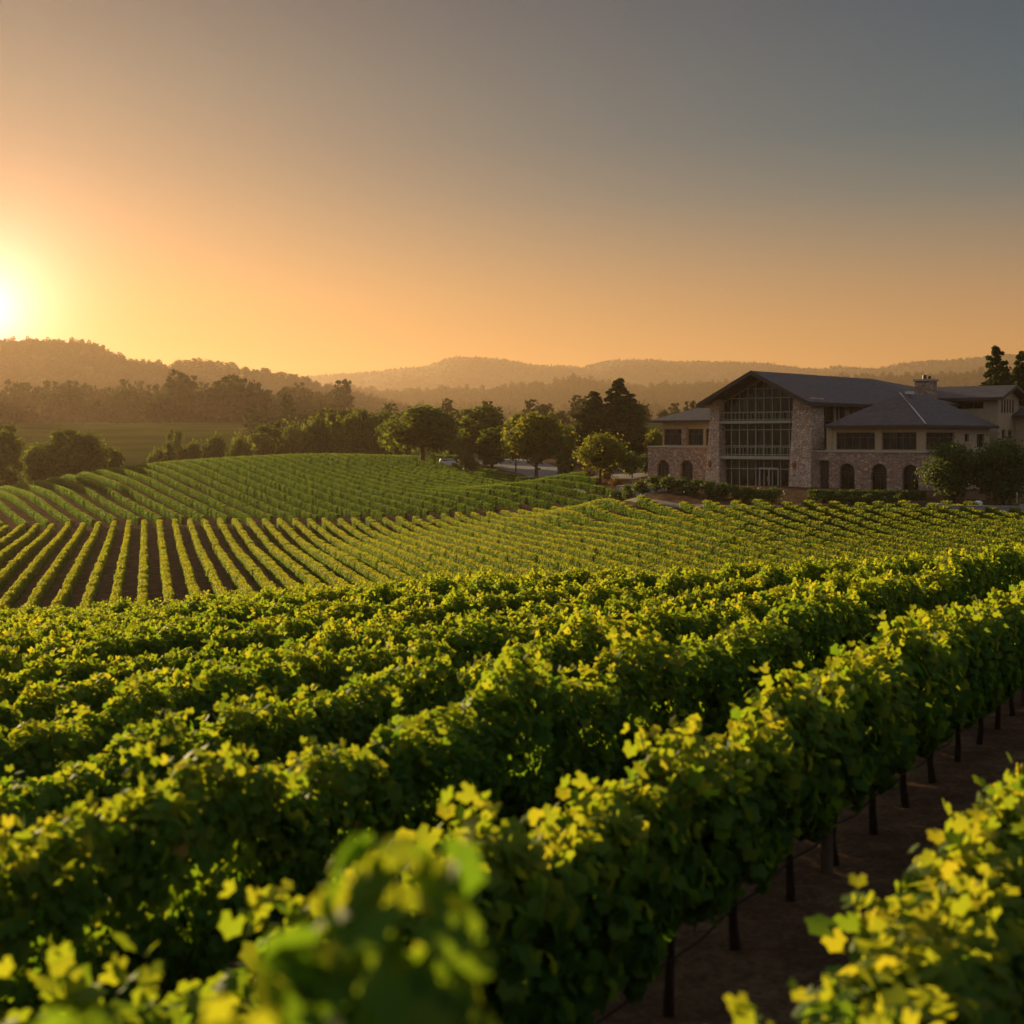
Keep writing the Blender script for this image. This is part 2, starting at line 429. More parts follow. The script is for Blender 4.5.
ys = np.concatenate([np.linspace(-40, 0, 14), np.arange(.7, 60, .7), np.arange(60, 240, 2.0), np.arange(240, 400, 3.5), np.geomspace(400, 8100, 60)])
us = np.linspace(-1, 1, 181)
us = np.sign(us) * np.abs(us) ** 1.5
YY, UU = np.meshgrid(ys, us, indexing='ij')
XX = UU * (60 + np.maximum(YY, 0) * .75)
ZZ = ground(XX, YY)
fine = sstep(80, 60, YY)
ZZ += fine * (.03 * np.sin(XX * 3.1 + YY) * np.sin(YY * 2.3 - XX) )
nr, nc = YY.shape
idx = np.arange(nr * nc).reshape(nr, nc)
quads = np.stack([idx[:-1, :-1], idx[:-1, 1:], idx[1:, 1:], idx[1:, :-1]], -1).reshape(-1, 4)
g = link('ground', np_mesh('ground', np.stack([XX, YY, ZZ], -1).reshape(-1, 3), quads, M['soil'], True))
tag(g, kind='structure')

# ------------------------------------------------------------------ far hills
def lumps(x, seed, amp, scale):
    r = np.random.default_rng(seed); z = 0
    for k in range(6):
        f = 2 ** k / scale; z = z + amp / (1.7 ** k) * np.sin(x * f + r.uniform(0, 6.28)) * (0.6 + .4 * np.sin(x * f * .37 + r.uniform(0, 6.28)))
    return z

def hill_z(crest, D0, Dc, D1, low, X, Y, seed, rough):
    px = 512 + X / np.maximum(Y, 1) * CAM_F
    cz = (HORIZ - np.interp(px, [c[0] for c in crest], [c[1] for c in crest])) / CAM_F * Dc
    prof = np.where(Y < Dc, sstep(D0, Dc, Y) ** .85, sstep(D1, Dc, Y))
    z = low + (cz - low) * prof
    gully = lumps(X + Y * .6, seed, 1, 130.0) * lumps(X * .5 - Y, seed + 1, 1, 170.0)
    return z + gully * rough * prof * (1 - .75 * np.exp(-((Y - Dc) / (.06 * Dc)) ** 2))

HILLS = {
 'left_hill': (dict(crest=[(-900,380),(-500,352),(-250,340),(0,349),(60,349),(92,352),(112,362),(132,369),(180,373),(230,375),(290,383),(340,394),(400,410),(470,430),(560,455)], D0=600, Dc=810, D1=1100, low=2, seed=3, rough=2.2), (-900, 520)),
 'near_slope': (dict(crest=[(150,445),(300,431),(360,421),(430,413),(520,419),(600,414),(700,418),(800,411),(1000,405),(1500,400)], D0=650, Dc=880, D1=1150, low=5, seed=9, rough=3), (200, 1700)),
 'mid_ridge': (dict(crest=[(100,415),(250,404),(347,394),(378,400),(448,398),(487,398),(519,393),(550,392),(573,387),(597,390),(632,393),(690,393),(760,388),(900,384),(1100,380),(1600,375)], D0=950, Dc=1250, D1=1500, low=15, seed=15, rough=5), (100, 1700)),
 'far_mountains': (dict(crest=[(-600,372),(-200,380),(200,386),(300,379),(335,376),(370,374),(400,370),(425,368.5),(450,362),(476,359),(500,359.5),(519,363),(538,366.5),(560,367),(581,369.5),(600,365),(612,362.5),(644,361),(675,363.5),(707,363),(757,364.5),(784,367),(800,369),(818,370.5),(838,368),(860,370),(876,371),(899,365.5),(930,362.5),(984,360),(1024,357),(1200,350),(1600,365)], D0=1500, Dc=2050, D1=2600, low=25, seed=21, rough=6), (-700, 1800)),
}
hill_fn = {}
FK = 3.0
for nm, (kw, (p0, p1)) in HILLS.items():
    for q in ('D0', 'Dc', 'D1', 'low', 'rough'): kw[q] *= FK
    yy = np.concatenate([np.linspace(kw['D0'], kw['Dc'], 50), np.linspace(kw['Dc'], kw['D1'], 20)[1:]])
    pp = np.linspace(p0, p1, 260)
    PY, PP = np.meshgrid(yy, pp, indexing='ij')
    PX = (PP - 512) / CAM_F * PY
    f = (lambda X, Y, kw=kw: hill_z(kw['crest'], kw['D0'], kw['Dc'], kw['D1'], kw['low'], X, Y, kw['seed'], kw['rough']))
    hill_fn[nm] = f
    PZ = f(PX, PY)
    PZ[0, :] -= 12; PZ[-1, :] -= 12
    nr, nc = PX.shape
    idx = np.arange(nr * nc).reshape(nr, nc)
    quads = np.stack([idx[:-1, :-1], idx[:-1, 1:], idx[1:, 1:], idx[1:, :-1]], -1).reshape(-1, 4)
    o = link('hill' if nm != 'far_mountains' else 'mountains', np_mesh(nm, np.stack([PX, PY, PZ], -1).reshape(-1, 3), quads, M['hillside'], True))
    tag(o, kind='structure')

# ------------------------------------------------------------------ haze
hz = MB(); hz.box(-7500, 7500, -80, 8200, -45, 430)
m, nt, out = new_mat('haze')
pv = N(nt, 'ShaderNodeVolumePrincipled')
pv.inputs['Color'].default_value = (.50, .36, .25, 1)
pv.inputs['Density'].default_value = HAZE_DENS
pv.inputs['Anisotropy'].default_value = HAZE_ANI
nt.links.new(pv.outputs[0], out.inputs['Volume'])
o = hz.build('haze', m)
tag(o, kind='stuff')

# ------------------------------------------------------------------ geometry-node stuff
def stuff(name, pts, rot, scl, pick, sources, label=None, cat=None, zs=None):
    """one object that carries many small copies of the source meshes"""
    c = bpy.data.collections.new(name + '_sources')
    for i, me in enumerate(sources):
        c.objects.link(bpy.data.objects.new('%s_source_%02d' % (name, i), me))
    me = bpy.data.meshes.new(name)
    me.vertices.add(len(pts)); me.vertices.foreach_set('co', np.asarray(pts, np.float32).ravel())
    for n, t, a in (('rz', 'FLOAT', rot), ('sc', 'FLOAT', scl), ('zs', 'FLOAT', zs if zs is not None else np.ones(len(pts))), ('pick', 'INT', pick)):
        at_ = me.attributes.new(n, t, 'POINT'); at_.data.foreach_set('value', np.asarray(a, np.float32 if t == 'FLOAT' else np.int32))
    o = link(name, me)
    ng = bpy.data.node_groups.new(name, 'GeometryNodeTree')
    ng.interface.new_socket('Geometry', in_out='INPUT', socket_type='NodeSocketGeometry')
    ng.interface.new_socket('Geometry', in_out='OUTPUT', socket_type='NodeSocketGeometry')
    nd, lk = ng.nodes, ng.links
    gi, go = nd.new('NodeGroupInput'), nd.new('NodeGroupOutput')
    iop = nd.new('GeometryNodeInstanceOnPoints'); ci = nd.new('GeometryNodeCollectionInfo')
    ci.inputs['Collection'].default_value = c; ci.inputs['Separate Children'].default_value = True; ci.inputs['Reset Children'].default_value = True
    def attr(n, t):
        a = nd.new('GeometryNodeInputNamedAttribute'); a.data_type = t; a.inputs['Name'].default_value = n; return a.outputs[0]
    cx = nd.new('ShaderNodeCombineXYZ'); lk.new(attr('rz', 'FLOAT'), cx.inputs[2])
    cs = nd.new('ShaderNodeCombineXYZ'); s_ = attr('sc', 'FLOAT'); lk.new(s_, cs.inputs[0]); lk.new(s_, cs.inputs[1])
    mu = nd.new('ShaderNodeMath'); mu.operation = 'MULTIPLY'; lk.new(s_, mu.inputs[0]); lk.new(attr('zs', 'FLOAT'), mu.inputs[1]); lk.new(mu.outputs[0], cs.inputs[2])
    lk.new(gi.outputs[0], iop.inputs['Points']); lk.new(ci.outputs[0], iop.inputs['Instance'])
    iop.inputs['Pick Instance'].default_value = True
    lk.new(attr('pick', 'INT'), iop.inputs['Instance Index']); lk.new(cx.outputs[0], iop.inputs['Rotation']); lk.new(cs.outputs[0], iop.inputs['Scale'])
    lk.new(iop.outputs[0], go.inputs[0])
    md = o.modifiers.new('scatter', 'NODES'); md.node_group = ng
    tag(o, label, cat, None, 'stuff')
    return o

# ------------------------------------------------------------------ leaf geometry
def leaf_template(kind):
    if kind == 'grape':
        rad = [.50, .62, .47, .60, .50, .66, .50, .60, .47, .62, .50]
        ang = np.linspace(-150, 150, 11)
        v = [(0, 0, 0.0)]
        for a, r in zip(ang, rad):
            x, y = r * math.sin(R(a)), r * math.cos(R(a)) + .08
            v.append((x, y, -.22 * abs(x) - .12 * y * y))
        f = [(0, i + 1, i + 2) for i in range(10)]
        return np.array(v), np.array(f)
    if kind == 'hex':
        v = [(0, 0, 0.06), (-.45, -.25, -.06), (-.5, .25, -.08), (0, .6, -.08), (.5, .25, -.08), (.45, -.25, -.06)]
        f = [(0, 1, 2), (0, 2, 3), (0, 3, 4), (0, 4, 5)]
        return np.array(v), np.array(f)
    v = [(-.5, -.35, -.05), (.5, -.35, -.05), (.35, .5, 0), (-.35, .5, 0)]
    return np.array(v), np.array([(0, 1, 2, 3)])

def leaves(pos, nrm, size, tint, kind, rng, droop=.6):
    """place one leaf per point"""
    n = len(pos)
    nrm = nrm / np.linalg.norm(nrm, axis=1, keepdims=True)
    tip = np.tile(np.array([[0, 0, -1.0]]), (n, 1)) * droop + rng.normal(0, .6, (n, 3))
    tip -= (tip * nrm).sum(1, keepdims=True) * nrm
    tip /= np.linalg.norm(tip, axis=1, keepdims=True) + 1e-9
    side = np.cross(tip, nrm)
    tv, tf = leaf_template(kind)
    V = pos[:, None, :] + size[:, None, None] * (tv[None, :, 0:1] * side[:, None, :] + tv[None, :, 1:2] * tip[:, None, :] + tv[None, :, 2:3] * nrm[:, None, :])
    F = tf[None] + (np.arange(n) * len(tv))[:, None, None]
    T = np.repeat(tint, len(tv))
    return V.reshape(-1, 3), F.reshape(-1, tf.shape[1]), T

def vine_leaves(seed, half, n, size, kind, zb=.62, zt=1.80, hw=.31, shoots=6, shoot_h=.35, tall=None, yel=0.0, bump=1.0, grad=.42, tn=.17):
    """leaf positions of one vine of a trellised row that runs along local x"""
    rng = np.random.default_rng(seed)
    s = rng.uniform(-half * 1.12, half * 1.12, n)
    ph = rng.uniform(0, 6.28, 6)
    th = rng.uniform(0, 2 * math.pi, n)
    # bumpy crown top: lower between two vines
    dome = 1 + bump * (-.34 * np.abs(s / half) ** 2.0 + .12 * np.sin(s * 6.5 + ph[0]) + .07 * np.sin(s * 13 + ph[1]))
    zc = (zb + zt) / 2; hh = (zt - zb) / 2
    shell = rng.uniform(0, 1, n) ** .35
    sup = lambda c: np.sign(c) * np.abs(c) ** .62
    wob = 1 + bump * .22 * np.sin(s * 4.3 + ph[2] + 2.2 * np.sin(th)) + .13 * np.sin(s * 9 + th * 3 + ph[3])
    y = hw * shell * wob * (1.08 - bump * .28 * np.abs(s / half) ** 2) * sup(np.cos(th))
    z = zc + hh * shell * sup(np.sin(th)) * np.where(np.sin(th) > 0, dome * 1.05, 1 + .25 * np.sin(s * 6 + ph[4]))
    nr = np.stack([rng.normal(0, .6, n), np.cos(th) * 1.0 + rng.normal(0, .55, n), np.sin(th) * .7 + .25 + rng.normal(0, .55, n)], 1)
    P = np.stack([s, y, z], 1)
    sz = size * rng.uniform(.65, 1.2, n)
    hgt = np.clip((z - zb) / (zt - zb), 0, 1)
    tint = np.clip(.24 + yel + grad * hgt * shell + rng.normal(0, tn, n), 0, .87)  # tint rises with height: lit tops and shaded sides put into leaf colour
    Ps, Ns, Ss, Ts = [P], [nr], [sz], [tint]
    for k in range(shoots):
        x0 = rng.uniform(-half, half); y0 = rng.normal(0, .14); L = shoot_h * rng.uniform(.4, 1.15)
        m_ = max(7, int(L / (size * .16)))
        q = rng.uniform(0, 1, m_)
        lean = rng.normal(0, .18, 2); sp_ = size * .75 * (1.15 - .7 * q)
        p = np.stack([x0 + lean[0] * q * L + rng.normal(0, 1, m_) * sp_, y0 + lean[1] * q * L + rng.normal(0, 1, m_) * sp_, (zc + hh * (1 - bump * .34 * (x0 / half) ** 2)) - .14 + q * (L + .1)], 1)
        Ps.append(p); Ns.append(rng.normal(0, .8, (m_, 3)) + np.array([0, 0, .3])); Ss.append(size * (1.1 - .4 * q) * rng.uniform(.7, 1.1, m_))
        Ts.append(np.clip(.55 + .25 * q + rng.normal(0, .13, m_), 0, .87))
    if tall:
        for (x0, y0, top, rad, m_) in tall:
            q = rng.uniform(0, 1, m_) ** .8; a = rng.uniform(0, 6.28, m_)
            rr = rad * np.sqrt(rng.uniform(.05, 1, m_)) * (1.15 - .65 * q ** 2)
            p = np.stack([x0 + rr * np.cos(a), y0 + rr * np.sin(a), zt - .3 + q * (top - zt + .3)], 1)
            Ps.append(p); Ns.append(np.stack([np.cos(a), np.sin(a), .5 + rng.normal(0, .5, m_)], 1) + rng.normal(0, .4, (m_, 3)))
            Ss.append(size * rng.uniform(.65, 1.15, m_)); Ts.append(np.clip(.62 + rng.normal(0, .17, m_), 0, .87))
    P = np.concatenate(Ps); Nn = np.concatenate(Ns); S = np.concatenate(Ss); T = np.concatenate(Ts)
    rust = rng.uniform(0, 1, len(P)) < .0015
    T = np.where(rust, 1.05, T)
    return leaves(P, Nn, S, T, kind, rng)

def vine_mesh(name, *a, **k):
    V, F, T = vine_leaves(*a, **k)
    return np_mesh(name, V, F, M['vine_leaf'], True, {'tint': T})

def vine_trunk_mesh(seed, half):
    r = random.Random(seed); mb = MB()
    a, b = r.uniform(-.05, .05), r.uniform(-.05, .05)
    mb.tube([(0, 0, -.12), (a, b, .25), (-a * .6, b * .5, .55), (0, 0, .85)], [.05, .036, .032, .038], 7)
    for s in (-1, 1):     # the two cordon arms along the wire
        mb.tube([(0, 0, .80), (s * .15, r.uniform(-.03, .03), .92), (s * half * .6, r.uniform(-.03, .03), .94 + r.uniform(-.03, .03)), (s * half, 0, .95)], [.03, .024, .018, .012], 6)
    for k in range(5):
        x = r.uniform(-half * .9, half * .9)
        mb.tube([(x, 0, .93), (x + r.uniform(-.1, .1), r.uniform(-.12, .12), 1.4), (x + r.uniform(-.15, .15), r.uniform(-.2, .2), 1.75)], [.009, .007, .004], 4)
    return mb.mesh('vine_trunk', M['vine_bark'], True)

SP = 1.4
def tall_trunk():
    mb = MB()
    mb.tube([(0, 0, -.12), (.04, 0, .3), (-.02, .02, .9)], [.05, .038, .034], 7)
    for x0, x1, top, y in ((0, .02, 2.62, 0), (0, -.22, 2.4, .05), (0, .2, 2.45, 0), (-.3, -.46, 2.35, 0), (-.5, -.82, 2.48, 0), (-.6, -1.02, 2.45, 0)):
        mb.tube([(x0 * .3, 0, .88), (x0, y, 1.4), ((x0 + x1) / 2, y, 1.9), (x1, y, top)], [.012, .010, .008, .004], 5)
    return mb.mesh('vine_trunk', M['vine_bark'], True)
HV = SP / 2
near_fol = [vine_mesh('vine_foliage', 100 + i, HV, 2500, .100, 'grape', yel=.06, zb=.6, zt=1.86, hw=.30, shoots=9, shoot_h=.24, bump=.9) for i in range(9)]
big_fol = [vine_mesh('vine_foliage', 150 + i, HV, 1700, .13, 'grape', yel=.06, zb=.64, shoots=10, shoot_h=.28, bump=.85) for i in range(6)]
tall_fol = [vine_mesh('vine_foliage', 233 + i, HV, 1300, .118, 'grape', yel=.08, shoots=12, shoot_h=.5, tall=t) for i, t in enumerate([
    [(0.0, 0, 2.64, .25, 115), (-.22, .05, 2.45, .2, 50), (-.45, 0, 2.4, .22, 60), (-.82, 0, 2.52, .24, 90), (-1.02, 0, 2.5, .2, 60), (.2, 0, 2.4, .16, 40)],                      # the high tuft left of centre
    [(-.35, .02, 2.45, .3, 80), (.25, .0, 2.35, .25, 70)]])]
trunks = [vine_trunk_mesh(i, HV) for i in range(5)]

# ------------------------------------------------------------------ foreground rows, one object per vine
vines = []
rest = []
ROW = 2.4
for k in range(-1, 60):
    o_ = 1.54 + ROW * k
    jit = random.uniform(0, SP)
    for j in range(-10, 90):
        t = j * SP + jit
        if k == 0: t = j * SP + 2.27
        X = FDX * t - FDY * o_; Y = FDY * t + FDX * o_
        if Y < .8 or Y > y_end(X): continue
        px = 512 + X / Y * CAM_F
        marg = 0.9 / Y * CAM_F
        top = HORIZ - (gz(X, Y) + 2.3) / Y * CAM_F
        inview = -marg * .6 < px < 1024 + marg * .6 and top < 1040
        if k < 0: continue
        if inview: vines.append((math.hypot(X, Y), k, X, Y, t, px))
        elif -700 < px < 1724: rest.append((X, Y))
vines.sort()
for v in vines[300:]: rest.append((v[2], v[3]))
vines = vines[:300]
ORD = ['first', 'second', 'third', 'fourth', 'fifth', 'sixth', 'seventh', 'eighth', 'ninth', 'tenth', 'eleventh', 'twelfth', 'thirteenth', 'fourteenth', 'fifteenth', 'sixteenth', 'seventeenth', 'eighteenth', 'nineteenth', 'twentieth']
def ordn(i):
    if i <= 20: return ORD[i - 1]
    tens = {2: 'twenty', 3: 'thirty', 4: 'forty', 5: 'fifty', 6: 'sixty'}[i // 10]
    return tens + '-' + ORD[i % 10 - 1] if i % 10 else tens[:-1] + 'ieth'
rank = {}
for k in set(v[1] for v in vines):
    row = sorted([v for v in vines if v[1] == k], key=lambda v: v[5])
    for i, v in enumerate(row): rank[v] = (i + 1, len(row))
for i, v in enumerate(vines):
    d, k, X, Y, t, px = v
    z = gz(X, Y)
    flip = random.random() < .5
    root = empty('grapevine', (X, Y, z), math.pi / 2 - AZF + (math.pi if flip else 0))
    fm = near_fol[random.randrange(len(near_fol))]
    if k <= 1: fm = big_fol[random.randrange(len(big_fol))]
    if k == 0 and t < 2.6:
        root.rotation_euler[2] = math.pi / 2 - AZF
        fm = tall_fol[0] if t > 1.6 else tall_fol[1]
    s = random.uniform(.93, 1.1)
    zsc = random.uniform(.93, 1.09)
    if k == 0: zsc *= .90
    if fm in tall_fol: s = zsc = 1.0
    root.scale = (1.0, s, zsc)
    link('foliage', fm, None, root)
    link('trunk', tall_trunk() if fm in tall_fol else trunks[random.randrange(len(trunks))], None, root)
    r_, n_row = rank[v]
    if k == 0:
        look = 'blurred bright green grapevine close to the camera'
        lab = '%s, %s from the left in the nearest row' % (look, ordn(r_))
    elif k == 1:
        lab = 'leafy grapevine, %s from the left in the row with bare dark trunks' % ordn(r_)
    else:
        lab = 'leafy grapevine, %s from the left in the %s row from the camera' % (ordn(r_), ordn(k + 1))
    tag(root, lab, 'grapevine', 'grapevines in the foreground rows')

# trellis posts and drip hose in the row with bare trunks
for j, t in enumerate((13.2, 24.4, 35.6)):
    o_ = 3.94
    X = FDX * t - FDY * o_; Y = FDY * t + FDX * o_; z = gz(X, Y)
    mb = MB(); mb.tube([(0, 0, -.2), (0, 0, .9), (0.01, 0, 1.75)], [.062, .058, .055], 10)
    p = mb.build('trellis_post', M['post_wood']); p.location = (X, Y, z)
    tag(p, ['thick brown wooden trellis post nearest the camera, between bare vine trunks',
            'brown wooden trellis post halfway along the row with bare trunks',
            'farthest brown wooden trellis post in the row with bare trunks'][j], 'post', 'posts in the row with bare trunks')
pts = []
for t in np.arange(0, 46, .7):
    X = FDX * t - FDY * 3.88; Y = FDY * t + FDX * 3.88; pts.append((X, Y, gz(X, Y) + .42 + .03 * math.sin(t * 4.4)))
mb = MB(); mb.tube(pts, .009, 6); tag(mb.build('drip_hose', M['hose']), 'thin black drip hose strung along the bare trunks of the second row', 'hose')

# ------------------------------------------------------------------ remaining vines: one mass
seg_mid = [vine_mesh('seg', 300 + i, .86, 1300, .14, 'hex', zb=.1, zt=1.2, hw=.32, shoots=2, shoot_h=.1, yel=-.14, bump=.15, grad=.85, tn=.08) for i in range(6)]  # strong tint gradient colours row tops as sunlit, sides as shaded
seg_far = [vine_mesh('seg', 400 + i, .64, 850, .135, 'hex', zb=.05, zt=1.12, hw=.31, shoots=0, yel=-.34, bump=.05, grad=.62, tn=.06) for i in range(5)]  # low tint puts the hill's shaded slope into leaf colour; tops tinted as lit
P_, RZ, SC, PK, ZS = [], [], [], [], []
for (X, Y) in rest:
    P_.append((X, Y, gz(X, Y) + .3)); RZ.append(math.pi / 2 - AZF); SC.append(1.0); PK.append(random.randrange(6)); ZS.append(1.0)
def field(az, spacing, step, x0, x1, y0, y1, inside, picks, jitter=.05):
    dx, dy = math.sin(az), math.cos(az)
    cx, cy_ = (x0 + x1) / 2, (y0 + y1) / 2
    L = math.hypot(x1 - x0, y1 - y0) / 2
    oo = np.arange(-L, L, spacing); tt = np.arange(-L, L, step)
    O, T = np.meshgrid(oo, tt, indexing='ij')
    T = T + RNG.uniform(0, step, (len(oo), 1)) + RNG.normal(0, .03, T.shape)
    O = O + RNG.normal(0, jitter, O.shape)
    X = cx + dx * T - dy * O; Y = cy_ + dy * T + dx * O
    m_ = inside(X, Y) & (X > x0) & (X < x1) & (Y > y0) & (Y < y1)
    X, Y = X[m_], Y[m_]
    Z = ground(X, Y)
    n = len(X)
    P_.extend(np.stack([X, Y, Z], 1).tolist()); RZ.extend((math.pi / 2 - az + math.pi * RNG.integers(0, 2, n)).tolist())
    SC.extend(RNG.uniform(.97, 1.05, n).tolist()); ZS.extend((1 + .09 * np.sin(X / 7) * np.sin(Y / 9) + RNG.normal(0, .02, n)).tolist()); PK.extend(RNG.integers(picks[0], picks[1], n).tolist())
    return n
def d_edge(X): return np.interp(X, [-160, -70, -40, 0, 6.8, 12.9, 19, 25, 31, 41, 53, 110], [192, 194, 198, 199, 195, 172, 161, 156, 152.5, 148.5, 146, 138])
n_mid = field(AZM, 2.05, 1.8, -110, 100, 52, 205, lambda X, Y: (Y - y_end(np.clip(X, -60, 60)) > 7) & (Y < d_edge(X)) & (np.abs(X) < 22 + Y * .42), (0, 6))
def hill_in(X, Y):
    return (Y > d_edge(X) + 3.5) & (X < np.interp(Y, [190, 240, 290, 340], [16, 9, -4, -18])) & (Y < 335) & (np.abs(X) < 20 + Y * .42)
n_hill = field(AZH, 2.95, 1.15, -165, 30, 190, 335, hill_in, (6, 11))
print('vine segments', n_mid, n_hill, 'single vines', len(vines))
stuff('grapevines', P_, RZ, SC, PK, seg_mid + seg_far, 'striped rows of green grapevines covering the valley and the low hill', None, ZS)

# ------------------------------------------------------------------ trees
def crown_mesh(name, seed, mat, h=8.0, w=6.0, base=1.4, kind='round', n=2600, size=.42, leafk='quad'):
    rng = np.random.default_rng(seed)
    C = []
    if kind in ('round', 'oak', 'bush'):
        K = 34 if kind != 'bush' else 16
        for i in range(K):
            a = rng.uniform(0, 6.28); q = rng.uniform(-1, 1); rr = (1 - q * q) ** .5
            hz_ = (h - base) / 2; rad = rng.uniform(.17, .31) * w
            sx = (w / 2 - rad * .55) * rr * rng.uniform(.6, 1)
            zf = 1.0 if kind != 'oak' else .85
            C.append((sx * math.cos(a), sx * math.sin(a), base + hz_ + (hz_ - rad * .8) * q * zf, rad))
    elif kind == 'conifer':
        K = 90
        for i in range(K):
            q = (i + .5) / K; a = i * 2.4; env = (w / 2) * (1 - q) ** .62 + .2
            rad = max(.3, env * rng.uniform(.26, .42)); d = max(0, env - rad * .6) * rng.uniform(.35, 1)
            C.append((d * math.cos(a), d * math.sin(a), base + (h - base) * q * .97, rad))
    elif kind == 'tall':
        K = 22
        for i in range(K):
            q = (i + rng.uniform(0, 1)) / K; a = i * 2.4; env = (w / 2) * math.sin(math.pi * (.14 + .74 * q)) ** .6
            rad = env * rng.uniform(.4, .62); d = max(0, env - rad * .7)
            C.append((d * math.cos(a), d * math.sin(a), base + (h - base) * q, rad))
    C = np.array(C)
    wgt = C[:, 3] ** 2; wgt /= wgt.sum()
    ci = rng.choice(len(C), n, p=wgt)
    d = rng.normal(0, 1, (n, 3)); d /= np.linalg.norm(d, axis=1, keepdims=True)
    r = rng.uniform(0, 1, n) ** .45 * (1 + .32 * rng.normal(0, 1, n) * (rng.uniform(0, 1, n) < .4))
    flat = np.array([1, 1, .75 if kind != 'conifer' else .55])
    P = C[ci, :3] + d * flat * (C[ci, 3] * r)[:, None]
    P[:, 2] = np.maximum(P[:, 2], base * .6)
    Nn = d + rng.normal(0, .5, (n, 3)) + np.array([0, 0, .3])
    S = size * rng.uniform(.6, 1.3, n)
    clt = rng.uniform(-.2, .2, len(C))
    T = np.clip(.42 + clt[ci] + rng.normal(0, .18, n), 0, 1)
    V, F, T = leaves(P, Nn, S, T, leafk, rng, .3)
    return np_mesh(name, V, F, mat, False, {'tint': T})

def trunk_mesh(seed, h, w, r0=.22, mat='bark'):
    rr = random.Random(seed); mb = MB()
    mb.tube([(0, 0, -1.2), (.04, .03, h * .2), (rr.uniform(-.15, .15), rr.uniform(-.15, .15), h * .5), (0, 0, h * .85)], [r0 * 1.3, r0, r0 * .7, r0 * .2], 8)
    for i in range(7):
        a = i * 2.4; z0 = h * rr.uniform(.22, .6)
        mb.tube([(0, 0, z0), (math.cos(a) * w * .18, math.sin(a) * w * .18, z0 + h * .12), (math.cos(a) * w * .36, math.sin(a) * w * .36, z0 + h * .26)], [r0 * .45, r0 * .3, r0 * .08], 5)
    return mb.mesh('tree_trunk', M[mat], True)

KINDS = {}
def treekind(key, mat, h, w, base, kind, n, size, r0=.22, variants=2):
    KINDS[key] = [(crown_mesh('crown', hash_(key) + i, M[mat], h, w, base, kind, n, size), trunk_mesh(hash_(key) + i, h, w, r0), h, w) for i in range(variants)]
def hash_(s): return sum(ord(c) * (i + 3) for i, c in enumerate(s))
treekind('round', 'tree_leaf', 10, 9, 1.6, 'round', 5500, .44, .25, 3)
treekind('lime', 'lime_leaf', 8, 6.6, 1.9, 'round', 5500, .33, .18, 2)
treekind('oak', 'tree_leaf', 9, 12, 2.2, 'oak', 5000, .48, .3, 3)
treekind('conifer', 'conifer_leaf', 14, 7, 1.2, 'conifer', 7000, .5, .28, 2)
treekind('tall', 'tree_leaf', 12, 6, 1.4, 'tall', 4500, .42, .24, 3)
treekind('bush', 'hedge_leaf', 3, 3.2, .1, 'bush', 1500, .22, .08, 3)
treekind('bigbush', 'hedge_leaf', 7, 7, .2, 'bush', 11000, .22, .2, 2)
treekind('shrub', 'hedge_leaf', 1.6, 1.9, .05, 'bush', 800, .15, .04, 3)
treekind('rust', 'rust_leaf', 1.6, 1.8, .05, 'bush', 700, .15, .04, 1)

def tree(name, key, px, D, ytop, wpx, label, cat='tree', group=None, zbase=None, var=None, X=None):
    X = (px - 512) / CAM_F * D if X is None else X
    z = gz(X, D) if zbase is None else zbase
    v = KINDS[key][(random.randrange(len(KINDS[key])) if var is None else var)]
    H = (HORIZ - ytop) / CAM_F * D - z
    W = wpx / CAM_F * D * {'round': 1.15, 'lime': 1.1, 'tall': 1.2, 'conifer': 1.35, 'oak': 1.1}.get(key, 1.08)
    root = empty(name, (X, D, z), random.uniform(0, 6.28))
    root.scale = (W / v[3], W / v[3], H / v[2])
    link('crown', v[0], None, root); link('trunk', v[1], None, root)
    tag(root, label, cat, group)
    return root

G1 = 'trees around the winery car park'
tree('broadleaf_tree', 'round', 423, 300, 403, 68, 'large rounded dark green tree beside the white van', group=G1, var=0)
tree('broadleaf_tree', 'round', 396, 330, 414, 34, 'small dark tree against the left side of the large rounded tree', group=G1)
tree('oak_tree', 'tall', 481, 330, 407, 44, 'tall dark oak right of the large rounded tree', group=G1)
tree('young_tree', 'tall', 492, 300, 428, 26, 'short tapering green tree in front of the tall dark oak', group=G1, var=1)
tree('lime_tree', 'lime', 536, 262, 409, 56, 'round yellow-green tree with a bare trunk above the low clipped hedge', group=G1, var=0)
tree('broadleaf_tree', 'round', 516, 290, 412, 22, 'narrow green tree behind the left edge of the round yellow-green tree', group=G1)
tree('lime_tree', 'lime', 600, 212, 429, 46, 'smaller round yellow-green tree just left of the stone building', group=G1, var=1)
tree('conifer_tree', 'conifer', 619, 300, 377, 54, 'tallest dark conifer left of the winery building', group=G1, var=0)
tree('conifer_tree', 'conifer', 594, 305, 390, 52, 'slightly shorter dark conifer left of the tallest conifer', group=G1, var=1)
tree('broadleaf_tree', 'round', 634, 300, 398, 24, 'dark broadleaf tree on the right flank of the tallest conifer', group=G1)
tree('young_tree', 'lime', 566, 280, 420, 22, 'yellowish young tree between the round tree and the conifers', group=G1)
tree('young_tree', 'lime', 655, 240, 428, 22, 'yellow-green tree against the left corner of the building', group=G1, var=0)
tree('conifer_tree', 'conifer', 997, 225, 344, 46, 'taller dark conifer rising behind the right end of the building', group='conifers behind the building', var=0)
tree('conifer_tree', 'conifer', 1022, 228, 349, 44, 'dark conifer at the right edge of the photo behind the building', group='conifers behind the building', var=1)
tree('leafy_shrub', 'bigbush', 953, 150, 439, 56, 'large dark green shrub covering the right corner of the building', 'shrub', 'large shrubs by the building', var=0)
